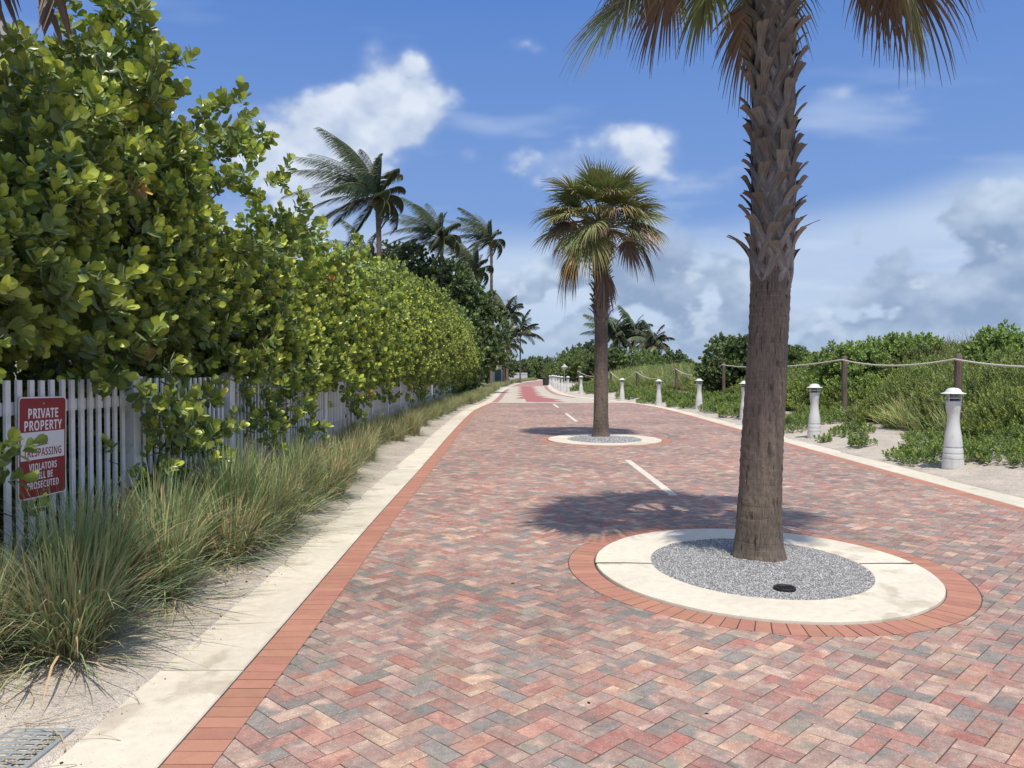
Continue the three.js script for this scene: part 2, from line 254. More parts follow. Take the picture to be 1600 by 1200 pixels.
// ---------------------------------------------------------------- paving
// convex polygon helpers in (x, z)
function cut(poly, nx, nz, c) { const out = []; for (let i = 0; i < poly.length; i++) { const a = poly[i], b = poly[(i + 1) % poly.length], da = a[0] * nx + a[1] * nz - c, db = b[0] * nx + b[1] * nz - c; if (da <= 0) out.push(a); if ((da < 0 && db > 0) || (da > 0 && db < 0)) { const t = da / (da - db); out.push([lerp(a[0], b[0], t), lerp(a[1], b[1], t)]); } } return out; }
const area = (p) => { let s = 0; for (let i = 0; i < p.length; i++) { const a = p[i], b = p[(i + 1) % p.length]; s += a[0] * b[1] - b[0] * a[1]; } return s / 2; };
function inset(p, c) { const n = p.length, out = []; for (let i = 0; i < n; i++) { const a = p[(i + n - 1) % n], b = p[i], q = p[(i + 1) % n]; let e1 = [b[0] - a[0], b[1] - a[1]], e2 = [q[0] - b[0], q[1] - b[1]]; const l1 = Math.hypot(...e1) || 1, l2 = Math.hypot(...e2) || 1; const n1 = [-e1[1] / l1, e1[0] / l1], n2 = [-e2[1] / l2, e2[0] / l2], k = Math.max(0.35, 1 + n1[0] * n2[0] + n1[1] * n2[1]); out.push([b[0] + (n1[0] + n2[0]) * c / k, b[1] + (n1[1] + n2[1]) * c / k]); } return out; }
function tidy(p) { const q = p.filter((a, i) => { const b = p[(i + 1) % p.length]; return Math.hypot(a[0] - b[0], a[1] - b[1]) > 0.006; }); return q.length >= 3 && Math.abs(area(q)) > 5e-4 ? q : null; }
// a block with a chamfered top: polygon (any winding), top height, thickness, texture offset and colour
function block(T, poly, top, thick, cham, uo, vo, rot, us, col, jit) {
  let p = area(poly) > 0 ? poly : poly.slice().reverse();            // interior on the left in (x, z)
  const q = inset(p, cham), n = p.length, cs = Math.cos(rot), sn = Math.sin(rot), uv = (a) => [(a[0] * cs - a[1] * sn) * us + uo, (a[0] * sn + a[1] * cs) * us + vo];
  const ty = q.map(() => top + (jit ? (jit() - 0.5) * 0.0022 : 0));
  const A = q.map((a, i) => [a[0], ty[i], a[1]]), B = p.map((a, i) => [a[0], ty[i] - cham * 0.8, a[1]]), C = p.map((a) => [a[0], top - thick, a[1]]);
  for (let i = 1; i < n - 1; i++) T.tri(A[0], A[i + 1], A[i], uv(q[0]), uv(q[i + 1]), uv(q[i]), col);
  for (let i = 0; i < n; i++) { const k = (i + 1) % n; T.quad(A[i], A[k], B[k], B[i], uv(q[i]), uv(q[k]), uv(p[k]), uv(p[i]), col); T.quad(B[i], B[k], C[k], C[i], uv(p[i]), uv(p[k]), uv(p[k]), uv(p[i]), col); }
}
const road = thing('road', 'red and grey herringbone brick paved path', 'path', 0, 0, 0, null, 'structure');
{ // bedding sand that shows in the joints
  const n = 90; mesh('bedding', sheet(8, n, (u, v) => { const d = lerp(-5, PAVE_END, v), a = LX(d) + 0.01, b = RX(d) - 0.01; return [lerp(a, b, u), -0.0042, -d]; }, (u, v) => [lerp(-1, 6, u) * 2, v * 90]), M.joint, road);
}
{
  const R = rng(404), p = 0.0970, g = 0.0022, c45 = Math.SQRT1_2, list = [];
  const toXZ = (u, v) => [(u - v) * c45 + 2.0, -((u + v) * c45 + 8)];
  const add = (poly, uvseed) => { const q = tidy(poly); if (q) list.push({ q, s: uvseed }); };
  for (let i = -130; i < 360; i++) for (let j = -170; j < 350; j++) {
    const m = (((i - j) % 4) + 4) % 4; if (m !== 0 && m !== 3) continue;
    const w = m === 0 ? 2 : 1, h = m === 0 ? 1 : 2, [cx, cz] = toXZ((i + w / 2) * p, (j + h / 2) * p), d = -cz;
    if (d < -2.5 || d > PAVE_END + 0.15 || cx < -2 || cx > 7) continue;
    const xl = LX(d) + BR, xr = RX(d) - BR; if (cx < xl - 0.16 || cx > xr + 0.16) continue;
    let poly = [toXZ(i * p + g, j * p + g), toXZ((i + w) * p - g, j * p + g), toXZ((i + w) * p - g, (j + h) * p - g), toXZ(i * p + g, (j + h) * p - g)];
    const edge = (f, w0, sgn) => { const s = (f(d + 0.05) - f(d - 0.05)) / 0.1, l = Math.hypot(1, s), q = off(f, d, w0), nx = 1 / l, nz = s / l; poly = cut(poly, sgn * nx, sgn * nz, sgn * (q[0] * nx + q[1] * nz)); };
    if (cx < xl + 0.16) edge(LX, BR + 0.002, -1);
    if (cx > xr - 0.16) edge(RX, -BR - 0.002, 1);
    if (d > PAVE_END - 0.2) poly = cut(poly, 0, -1, PAVE_END - 0.002);
    if (poly.length < 3) continue;
    let out = false;
    for (const o of RINGS) {
      const A = o.ax + 0.213, B = o.az + 0.213, ex = (cx - o.x) / A, ez = (d - o.d) / B, r = Math.hypot(ex, ez); if (r > 1.16) continue;
      const qx = ex / r, qz = ez / r; let nx = qx / A, nz = -qz / B; const l = Math.hypot(nx, nz); nx /= l; nz /= l; const bx = o.x + qx * A, bz = -(o.d + qz * B);
      poly = cut(poly, -nx, -nz, -(bx * nx + bz * nz)); if (poly.length < 3) out = true;
    }
    if (out) continue;
    const dash = DASH.find(([a, b]) => d > a - 0.1 && d < b + 0.1 && Math.abs(cx - DASHX) < 0.2);
    if (dash) {
      const [a, b] = dash, s = R();
      let rest = poly; const far = cut(rest, 0, 1, -b - 0.002), near = cut(rest, 0, -1, a - 0.002); if (far.length > 2) add(far, s); if (near.length > 2) add(near, s + 0.01);
      rest = cut(cut(rest, 0, -1, b), 0, 1, -a); if (rest.length > 2) { const le = cut(rest, 1, 0, DASHX - DASHW - 0.002), ri = cut(rest, -1, 0, -(DASHX + DASHW + 0.002)); if (le.length > 2) add(le, s); if (ri.length > 2) add(ri, s + 0.02); }
    } else add(poly, R());
  }
  for (const o of list) { o.cx = o.q.reduce((s, a) => s + a[0], 0) / o.q.length; o.d = -o.q.reduce((s, a) => s + a[1], 0) / o.q.length; o.in = o.d > 2.6 && Math.abs(o.cx / o.d) < 0.68; o.big = o.in && Math.abs(area(o.q)) > 0.015; }
  list.sort((a, b) => (b.big - a.big) || a.d - b.d);
  const F = new Tri();
  list.forEach((o, k) => {
    const patch = fbm(o.cx * 0.8 + 3, 0.2, o.d * 0.55, 3), t = R(), b = 0.92 + 0.22 * R() + (patch - 0.5) * 0.30;
    let tint = [b, b, b]; if (t < 0.13) tint = [b * 1.03, b * 0.80, b * 0.78]; else if (t < 0.30 + (0.5 - patch) * 1.3) tint = [b * 0.81, b * 0.87, b * 0.87]; else if (t > 0.88 - (patch - 0.5) * 0.5) tint = [b * 1.20, b * 1.17, b * 1.06];
    const T = k < 300 ? new Tri() : F;
    block(T, o.q, (R() - 0.5) * 0.0018, 0.03, 0.0032, R() * 9, R() * 9, R() * 6.3, 1 / 2.4, tint, R);
    if (k < 300) mesh('paver', T.geo(), M.paver, road);
  });
  mesh('paver_field', F.geo(), M.paver, road, 'stuff');
}
// white pavers of the centre dashes
for (const [a, b] of DASH) {
  const R = rng(Math.round(a * 10)), n = Math.round((b - a) / 0.21);
  for (let k = 0; k < n; k++) { const T = new Tri(), d0 = lerp(a, b, k / n) + 0.0012, d1 = lerp(a, b, (k + 1) / n) - 0.0012, v = 0.95 + R() * 0.1; block(T, [[DASHX - DASHW, -d0], [DASHX + DASHW, -d0], [DASHX + DASHW, -d1], [DASHX - DASHW, -d1]], 0.0006, 0.03, 0.003, R() * 5, R() * 5, 0, 1, [v * 0.68, v * 0.61, v * 0.50], R); mesh('white_paver', T.geo(), M.brick, road); }
}
// soldier courses of orange brick along both edges
function soldier(f, sgn, label) {
  const g = thing('brick_edging', label, 'brick edging', 0, 0, 0, null, 'structure'), R = rng(sgn > 0 ? 71 : 72), F = new Tri(), all = [];
  for (let d = -2.5; d < PAVE_END - 0.05; d += 0.1035) all.push(d);
  let made = 0;
  for (const d of all) {
    const e = Math.min(d + 0.0998, PAVE_END), A = off(f, d + 0.0037, 0.004 * sgn), B = off(f, d + 0.0037, BR * sgn), C = off(f, e, BR * sgn), D = off(f, e, 0.004 * sgn);
    const v = 0.90 + R() * 0.17, seen = d > (sgn > 0 ? 2.4 : 8.6) && made < 300, T = seen ? new Tri() : F;
    block(T, [A, B, C, D], (R() - 0.5) * 0.0016, 0.03, 0.0016, R() * 7, R() * 7, 0, 1.1, [0.440 * v, 0.205 * v * (0.95 + R() * 0.10), 0.136 * v], R);
    if (seen) { made++; mesh('brick', T.geo(), M.brick, g); }
  }
  if (F.p.length) mesh('distant_bricks', F.geo(), M.brick, g, 'stuff');
}
soldier(LX, 1, 'orange brick course along the path beside the grass clumps');
soldier(RX, -1, 'orange brick course along the path on the bollard side');
// kerbs: flush concrete slabs with open joints
function kerb(f, sgn, start, label) {
  const g = thing('kerb', label, 'kerb', 0, 0, 0, null, 'structure'), R = rng(sgn > 0 ? 81 : 82), step = 1.655;
  mesh('joint_filler', sheet(1, 150, (u, v) => { const d = lerp(-2.4, 149, v), q = off(f, d, -sgn * lerp(0.012, KERB - 0.012, sgn > 0 ? 1 - u : u)); return [q[0], -0.006, q[1]]; }, (u, v) => [u * 0.4, v * 150]), M.joint, g);
  for (let k = 0; k < 96; k++) {
    const d0 = start + k * step, d1 = d0 + step - (d0 < 45 ? 0.014 : 0.02), n = 6, T = new Tri(), v = 0.93 + R() * 0.13, col = [v, v * (0.985 + R() * 0.02), v * (0.95 + R() * 0.05)], uo = R() * 5, lift = 0.002 + R() * 0.003;
    if (d1 < -3 || d0 > 150) continue;
    const lines = []; for (let i = 0; i <= n; i++) { const d = lerp(d0, d1, i / n); lines.push([off(f, d, -sgn * 0.006), off(f, d, -sgn * KERB)]); }
    const inner = lines.map((q) => q[0]), outer = lines.map((q) => q[1]).reverse();
    // strip of blocks would show seams: build the slab as one rim and one top
    const ring = [...inner, ...outer], A = area(ring) > 0 ? ring : ring.slice().reverse(), q = inset(A, 0.007), up = (a, y) => [a[0], y, a[1]], uv = (a) => [a[0] * 0.42 + uo, a[1] * 0.42];
    const N = A.length; for (let i = 0; i < N; i++) { const j = (i + 1) % N; T.quad(up(q[i], lift), up(q[j], lift), up(A[j], lift - 0.006), up(A[i], lift - 0.006), uv(q[i]), uv(q[j]), uv(A[j]), uv(A[i]), col); T.quad(up(A[i], lift - 0.006), up(A[j], lift - 0.006), up(A[j], -0.1), up(A[i], -0.1), uv(A[i]), uv(A[j]), uv(A[j]), uv(A[i]), col); }
    const half = N / 2; for (let i = 0; i < half - 1; i++) { const a = q[i], b = q[i + 1], c = q[N - 2 - i], e = q[N - 1 - i]; T.quad(up(a, lift), up(e, lift), up(c, lift), up(b, lift), uv(a), uv(e), uv(c), uv(b), col); }
    mesh('kerb_slab', T.geo(), M.concrete, g);
  }
}
kerb(LX, 1, -1.02 - 1.655, 'cream concrete kerb beside the grass clumps and picket fence');
kerb(RX, -1, -1.9, 'cream concrete kerb beside the white bollards');
// beyond the pavers: a concrete plaza with a red wave-edged panel, then brick again
{
  const strip = (a, b, y, x0, x1, n = 40) => sheet(6, n, (u, v) => { const d = lerp(a, b, v); return [lerp(x0(d), x1(d), u), y, -d]; }, (u, v) => { const d = lerp(a, b, v); return [lerp(x0(d), x1(d), u) * 0.42, d * 0.42]; }, () => [1, 1, 1]);
  const pl = tag(mesh('concrete_pavement', strip(PAVE_END + 0.6, RED_END, -0.001, (d) => LX(d) + 0.01, (d) => RX(d) - 0.01, 60), mat({ map: concreteTex, color: lin(0.80, 0.79, 0.77), vertexColors: true, roughness: 0.9 })), 'beige concrete pavement with a red wavy panel farther up the path', 'pavement', null, 'structure');
  mesh('white_band', strip(PAVE_END + 0.01, PAVE_END + 0.59, 0.001, (d) => LX(d) + 0.01, (d) => RX(d) - 0.01, 2), M.concrete, pl);
  const tooth = (d) => { const t = ((d * 0.20) % 1 + 1) % 1; return t; };
  mesh('red_panel', strip(PAVE_END + 0.75, RED_END - 1, 0.004, (d) => lerp(0.75, 0.15, sstep(39, 46, d)) + 0.55 * tooth(d) + (d - 40) * 0.010, (d) => lerp(3.0, 1.95, sstep(39, 52, d)) - 0.62 * tooth(d + 2) + (d - 40) * 0.014, 240), M.red, pl);
  mesh('red_border', strip(PAVE_END + 0.6, 70, 0.004, (d) => LX(d) + 0.02, (d) => LX(d) + 0.32), M.farPaver, pl);
  mesh('red_border', strip(PAVE_END + 8, 84, 0.004, (d) => RX(d) - 0.42, (d) => RX(d) - 0.12), M.farPaver, pl);
  tag(mesh('far_path', strip(RED_END + 0.02, 205, -0.001, (d) => LX(d) + 0.01, (d) => RX(d) - 0.01, 60), M.farPaver), 'distant pink brick stretch of the path before the trees', 'path', null, 'structure');
}
// ---------------------------------------------------------------- palm surrounds
function surround(o, label, near) {
  const t = thing('palm_surround', label, 'tree surround', o.x, 0, -o.d, 'round palm surrounds in the path'), R = rng(near ? 5 : 6);
  const el = (a, b, th) => [a * Math.cos(th), -b * Math.sin(th)];
  const ix = 0.455, pts = 96;
  for (let h = 0; h < 2; h++) {                                    // two halves of cast concrete
    const t0 = h * Math.PI + 0.012 + (h ? -0.03 : 0.02), t1 = (h + 1) * Math.PI - 0.012 + (h ? 0.02 : -0.03), v = 1.02 + R() * 0.05;
    const g = sheet(48, 7, (u, w) => { const th = lerp(t0, t1, u), prof = [[ix, -0.07], [ix, 0.0105], [ix - 0.012, 0.018], [ix * 0.5, 0.020], [0.014, 0.018], [0.004, 0.012], [0.003, -0.05], [0.003, -0.07]][Math.round(w * 7)]; const wob = 0.008 * (vnoise(th * 6, h * 9, prof[0] * 3) - 0.5), q = el(o.ax - prof[0] + wob, o.az - prof[0] + wob, th); return [q[0], prof[1], q[1]]; }, (u, w) => { const th = lerp(t0, t1, u), r = [ix, ix, ix - 0.012, ix * 0.5, 0.014, 0.004, -0.03, -0.05][Math.round(w * 7)], q = el(o.ax - r, o.az - r, th); return [q[0] * 0.42 + h * 0.37, q[1] * 0.42]; }, () => [v, v, v * 0.985]);
    mesh('concrete_half', g, M.concrete, t);
  }
  // brick ring
  const per = Math.PI * (3 * (o.ax + o.az + 0.2) - Math.sqrt((3 * o.ax + o.az + 0.4) * (o.ax + 3 * o.az + 0.4))), n = Math.round(per / 0.098);
  for (let k = 0; k < n; k++) {
    const T = new Tri(), t0 = (k + 0.036) / n * Math.PI * 2, t1 = (k + 0.964) / n * Math.PI * 2, v = 0.90 + R() * 0.17, P = (r, th) => el(o.ax + r, o.az + r, th);
    block(T, [P(0.006, t0), P(0.208, t0), P(0.208, t1), P(0.006, t1)], (R() - 0.5) * 0.0016, 0.03, 0.0016, R() * 7, R() * 7, 0, 1.1, [0.440 * v, 0.205 * v * (0.95 + R() * 0.10), 0.136 * v], R);
    mesh('brick', T.geo(), M.brick, t);
  }
  // gravel bed, and loose stones on it
  const bed = sheet(64, 10, (u, w) => { const th = u * Math.PI * 2, q = el((o.ax - ix + 0.02) * w, (o.az - ix + 0.02) * w, th); return [q[0], 0.004 + 0.03 * (1 - w) * (1 - w) + 0.012 * fbm(q[0] * 4, near ? 1 : 2, q[1] * 4, 3), q[1]]; }, (u, w) => { const q = el(w, w, u * Math.PI * 2); return [q[0] * 1.6, q[1] * 1.6]; });
  const bedMesh = mesh('gravel_bed', bed, M.gravel, t);
  const stone = new THREE.IcosahedronGeometry(1, 0), ms = [], cs = [], N = near ? 34000 : 9000;
  for (let k = 0; k < N; k++) { const th = R() * 6.2832, w = Math.sqrt(R()), s = (near ? 0.0055 : 0.010) * (0.6 + R() * 0.7), q = el((o.ax - ix) * w, (o.az - ix) * w, th), y = 0.004 + 0.03 * (1 - w) * (1 - w) + 0.012 * fbm(q[0] * 4, near ? 1 : 2, q[1] * 4, 3); if (near && Math.hypot(q[0] + 0.025, q[1] - 0.69) < 0.082) continue; const h = R(), gcol = 0.17 + 0.40 * h * h + (R() < 0.08 ? 0.2 : 0); ms.push(new THREE.Matrix4().compose(V(q[0], y + s * 0.3, q[1]), new THREE.Quaternion().setFromEuler(new THREE.Euler(R() * 6, R() * 6, R() * 6)), V(s * 1.2, s * 0.75, s))); cs.push(lin(gcol, gcol * 0.985, gcol * 0.96)); }
  copies('gravel', stone, M.stone, ms, cs, t);
  if (near) { // recessed well light, dark glass in a black ring
    const lx = 1.905 - o.x, lz = -5.36 + o.d, ly = 0.028;
    const w = mesh('well_light', new THREE.LatheGeometry([new THREE.Vector2(0.052, -0.04), new THREE.Vector2(0.052, -0.012), new THREE.Vector2(0.056, 0.002), new THREE.Vector2(0.070, 0.006), new THREE.Vector2(0.076, 0.001), new THREE.Vector2(0.076, -0.04)], 28), M.black, t); w.position.set(lx, ly, lz);
    const gl = mesh('lens', new THREE.CircleGeometry(0.053, 24).rotateX(-Math.PI / 2), M.black, w); gl.position.y = -0.004;
    for (let b = -1; b <= 1; b++) { const br = mesh('guard_bar', box(0.006, 0.004, 0.10), M.black, w); br.position.set(b * 0.026, 0.0, 0); }
  }
  return t;
}
surround(RINGS[0], 'large cream concrete ring with gravel round the nearest palm', true);
surround(RINGS[1], 'cream concrete ring with gravel round the second palm up the path', false);
// ---------------------------------------------------------------- cabbage palms
const frondMat = leafMat({ clearcoat: 0.15, transmission: 0.25 }), deadMat = leafMat({ clearcoat: 0.0, transmission: 0.12, roughness: 0.95 });
const petioleMat = mat({ color: lin(0.20, 0.20, 0.09), roughness: 0.7 }), deadPetioleMat = mat({ color: lin(0.22, 0.15, 0.09), roughness: 0.9 });
// one fan leaf: returns { blade, petiole } in palm axes. az = bearing, e = angle of the petiole above level, fall = how far it bends down
function fanLeaf(R, y0, az, e, len, fall, fan, spread, tone, droop, wide = 1) {
  const out = V(Math.cos(az), 0, Math.sin(az)), pts = []; let p = out.clone().multiplyScalar(0.10).setY(y0), a = e; const N = 7;
  pts.push(p.clone());
  for (let i = 0; i < N; i++) { p = p.clone().add(out.clone().multiplyScalar(Math.cos(a) * len / N)).add(V(0, Math.sin(a) * len / N, 0)); pts.push(p.clone()); a -= fall / N; }
  const petiole = tube(pts, 0.021, 0.010, 8, 5);
  const axis = out.clone().multiplyScalar(Math.cos(a)).add(V(0, Math.sin(a), 0)), side = V(-Math.sin(az), 0, Math.cos(az)), nrm = side.clone().cross(axis).normalize(); if (nrm.y < 0 && a > -1) nrm.negate();
  const roll = (R() - 0.5) * 0.9; side.applyAxisAngle(axis, roll); nrm.applyAxisAngle(axis, roll);
  const hub = p, P = [], C = [], I = [], U = [], n = 42;
  for (let k = 0; k < n; k++) {
    const f = k / (n - 1) * 2 - 1, th = f * spread + (R() - 0.5) * 0.05, L = fan * (1 - 0.30 * Math.abs(f) ** 1.5) * (0.86 + R() * 0.2), w0 = 0.0160 * wide * (0.8 + R() * 0.4), costa = 0.22 * fan * (1 - Math.abs(f));
    const dir = axis.clone().multiplyScalar(Math.cos(th)).addScaledVector(side, Math.sin(th)).addScaledVector(nrm, 0.20 * Math.abs(f) - 0.10 + (R() - 0.5) * 0.16).normalize();
    const acr = axis.clone().multiplyScalar(-Math.sin(th)).addScaledVector(side, Math.cos(th)).normalize();
    const st = hub.clone().addScaledVector(axis, costa), dr = droop * (0.6 + R() * 0.8), base = P.length / 3, S = 6, tw = (R() - 0.5) * 1.4;
    const b = 0.82 + R() * 0.36, dry = R() < tone.dryShare ? 0.8 : 0;
    for (let i = 0; i <= S; i++) {
      const s = i / S, q = st.clone().addScaledVector(dir, L * s); q.y -= dr * L * s * s * s * 0.9; q.addScaledVector(dir, -dr * L * 0.25 * s * s * s);
      const w = w0 * (i === 0 ? 0.35 : s < 0.45 ? lerp(0.55, 1, s / 0.45) : lerp(1, 0.10, (s - 0.45) / 0.55)), ac = acr.clone().applyAxisAngle(dir, tw * s * s), lift = nrm.clone().multiplyScalar(w * 0.55);
      const l = q.clone().addScaledVector(ac, -w).add(lift), c = q, r = q.clone().addScaledVector(ac, w).add(lift);
      for (const v of [l, c, r]) P.push(v.x, v.y, v.z); U.push(0, s, 0.5, s, 1, s);
      const k2 = clamp(dry + sstep(0.72, 1.0, s) * tone.tip), col = tone.base.map((x, j) => lerp(x, tone.dry[j], k2) * b); for (let j = 0; j < 3; j++) C.push(...col);
      if (i) { const o = base + (i - 1) * 3; I.push(o, o + 3, o + 4, o, o + 4, o + 1, o + 1, o + 4, o + 5, o + 1, o + 5, o + 2); }
    }
  }
  const g = new THREE.BufferGeometry(); g.setAttribute('position', new THREE.Float32BufferAttribute(P, 3)); g.setAttribute('uv', new THREE.Float32BufferAttribute(U, 2)); g.setAttribute('color', new THREE.Float32BufferAttribute(C, 3)); g.setIndex(I); g.computeVertexNormals();
  return { blade: g, petiole };
}
const TONE = {
  green: { base: [0.170, 0.215, 0.062], dry: [0.30, 0.22, 0.10], tip: 0.55, dryShare: 0.02 },
  olive: { base: [0.245, 0.255, 0.072], dry: [0.33, 0.24, 0.11], tip: 0.7, dryShare: 0.12 },
  gold: { base: [0.300, 0.205, 0.045], dry: [0.34, 0.20, 0.09], tip: 0.7, dryShare: 0.25 },
  brown: { base: [0.190, 0.140, 0.105], dry: [0.30, 0.22, 0.15], tip: 0.5, dryShare: 0.2 },
};
// boot: the stub of a cut leaf, split at its foot into two straps that hug the trunk
function bootGeo(R, rad, rise, outw, w, lean = 0) {
  const strap = (side) => sheet(2, 10, (u, v) => {
    const s = v, t = (u - 0.5) * 2, foot = Math.min(1, s / 0.58), k = Math.max(0, (s - 0.52) / 0.48);
    const ang = side * 0.98 * Math.pow(1 - foot, 0.9) - side * 0.10 * k + lean * k, y = lerp(-0.27, 0, foot) + k * rise * (1 - 0.15 * k), r = rad + 0.010 + 0.020 * foot + outw * (0.45 * k + 0.55 * k * k);
    const ww = w * (s < 0.12 ? 0.75 : 1) * lerp(1.0, 0.82, k), dy = t * ww * side * (1 - foot) * 0.75, a = ang + t * ww / (r + 0.02) * lerp(0.75, 1, foot), rr = r - 0.010 * t * t;
    return [rr * Math.cos(a), y + dy, rr * Math.sin(a)];
  }, (u, v) => [u * 0.4, v]);
  const thick = (g) => { const a = g.toNonIndexed(), b = a.clone(), P = b.attributes.position; for (let i = 0; i < P.count; i++) { const x = P.getX(i), z = P.getZ(i), l = Math.hypot(x, z), k = (l - 0.012) / l; P.setXYZ(i, x * k, P.getY(i) - 0.004, z * k); } b.computeVertexNormals(); return [a, b]; };
  return merge([...thick(strap(1)), ...thick(strap(-1))]);
}
const bootMats = [0.78, 1.0, 1.22].map((v) => { const m = M.boot.clone(); m.color = lin(v, v * 0.99, v * 0.97); return m; });
function cabbagePalm(label, x, d, spec, seed) {
  const t = thing('cabbage_palm', label, 'palm tree', x, 0, -d, 'cabbage palms in the middle of the path'), R = rng(seed);
  const { r0, r1, bootFrom, top, lean, fronds } = spec, cx = (y) => lean * sstep(0, 3, y) * 1.0;
  const rad = (y) => { const k = clamp(y / bootFrom); return lerp(r0, r1, Math.pow(k, 0.75)) + 0.036 * Math.exp(-Math.max(0, y) / 0.22); };
  const H = top + 0.1, g = sheet(56, 190, (u, v) => {
    const y = lerp(-0.05, H, v), a = u * Math.PI * 2, ring = Math.pow(0.5 + 0.5 * Math.sin(y * 78 + 3 * fbm(Math.cos(a) * 1.5, y * 2.2, Math.sin(a) * 1.5 + seed, 3) * 4), 3);
    const foot = y < 0.12 ? (0.12 - y) * 0.25 * (vnoise(Math.cos(a) * 9, seed, Math.sin(a) * 9) - 0.3) : 0;
    const r = (y > bootFrom ? lerp(r1, r1 * 0.92, (y - bootFrom) / 2) : rad(y)) + 0.006 * ring + 0.014 * (fbm(Math.cos(a) * 3, y * 3.2, Math.sin(a) * 3 + seed, 4) - 0.5) + foot;
    return [cx(y) + r * Math.cos(a), y, r * Math.sin(a)];
  }, (u, v) => [u, lerp(0, H, v) / 2]);
  mesh('trunk', g, M.trunk, t);
  // boots
  const kinds = [0, 1, 2, 3].map((k) => bootGeo(R, r1 * 0.98, (0.125 + 0.022 * k) * (spec.stub || 1), (0.072 + 0.012 * k) * (spec.stub || 1), (0.031 + 0.003 * (k % 3)) * (spec.stub || 1), [0.30, -0.30, 0.12, -0.38][k]));
  const nb = spec.boots; for (let k = 0; k < nb; k++) { const y = lerp(bootFrom + 0.06, top - 0.02, k / nb), b = mesh('leaf_base', kinds[Math.floor(R() * 4)], bootMats[Math.floor(R() * 3)], t); b.position.set(cx(y), y + (R() - 0.5) * 0.03, 0); b.rotation.y = k * 2.399 + (R() - 0.5) * 0.25; const s = 0.9 + R() * 0.25; b.scale.set(1, s, 1); }
  if (spec.strays) for (const [y, az, k] of spec.strays) { const b = mesh('leaf_base', bootGeo(R, r1, 0.17, 0.17 * k, 0.028), M.boot, t); b.position.set(cx(y), y, 0); b.rotation.y = az; }
  // fibre at the foot of the crown
  for (const f of fronds) { const { blade, petiole } = fanLeaf(R, f.y, f.az, f.e, f.len, f.fall, f.fan, f.spread, TONE[f.tone], f.droop, spec.wide || 1); const b = mesh('frond', blade, f.tone === 'brown' ? deadMat : frondMat, t); b.position.x = cx(f.y); mesh('leaf_stalk', petiole, f.tone === 'brown' ? deadPetioleMat : petioleMat, b); }
  return t;
}
function crown(R, y, tight) {
  const list = []; let k = 0;
  const ring = (n, e, len, fall, fan, spread, tones, droop, dy) => { for (let i = 0; i < n; i++) { const az = (i + (k % 2) * 0.5) / n * Math.PI * 2 + (R() - 0.5) * 0.5 + k * 0.7; list.push({ y: y + dy + (R() - 0.5) * (tight ? 0.22 : 0.1), az, e: e + (R() - 0.5) * (tight ? 0.55 : 0.25), len: len * (0.85 + R() * 0.3), fall: fall * (0.8 + R() * 0.4), fan: fan * (0.88 + R() * 0.22), spread, tone: tones[Math.floor(R() * tones.length)], droop }); } k++; };
  if (tight) { ring(9, 1.3, 0.55, 0.25, 0.80, 1.7, ['green', 'olive'], 0.12, 0.16); ring(15, 0.95, 0.66, 0.45, 0.82, 1.85, ['green', 'olive'], 0.2, 0.08); ring(17, 0.62, 0.72, 0.5, 0.80, 1.85, ['green', 'olive', 'olive'], 0.26, 0.02); ring(15, 0.32, 0.76, 0.6, 0.76, 1.7, ['olive', 'olive', 'green', 'gold'], 0.34, -0.06); ring(6, 0.22, 0.80, 0.8, 0.60, 1.2, ['brown', 'gold', 'brown'], 0.35, -0.08); return list; }
  ring(7, 1.3, 0.62, 0.35, 0.80, 1.75, ['green'], 0.22, 0.22);
  ring(8, 1.0, 0.80, 0.75, 0.80, 1.8, ['green', 'green', 'olive'], 0.34, 0.14);
  ring(9, 0.66, 0.92, 0.85, 0.80, 1.75, ['green', 'olive'], 0.42, 0.06);
  ring(8, 0.40, 0.98, 0.95, 0.78, 1.5, ['olive', 'olive', 'green', 'gold'], 0.5, 0.0);
  ring(6, 0.18, 0.98, 1.0, 0.68, 1.15, ['brown', 'gold', 'brown', 'olive'], 0.5, -0.08);
  return list;
}
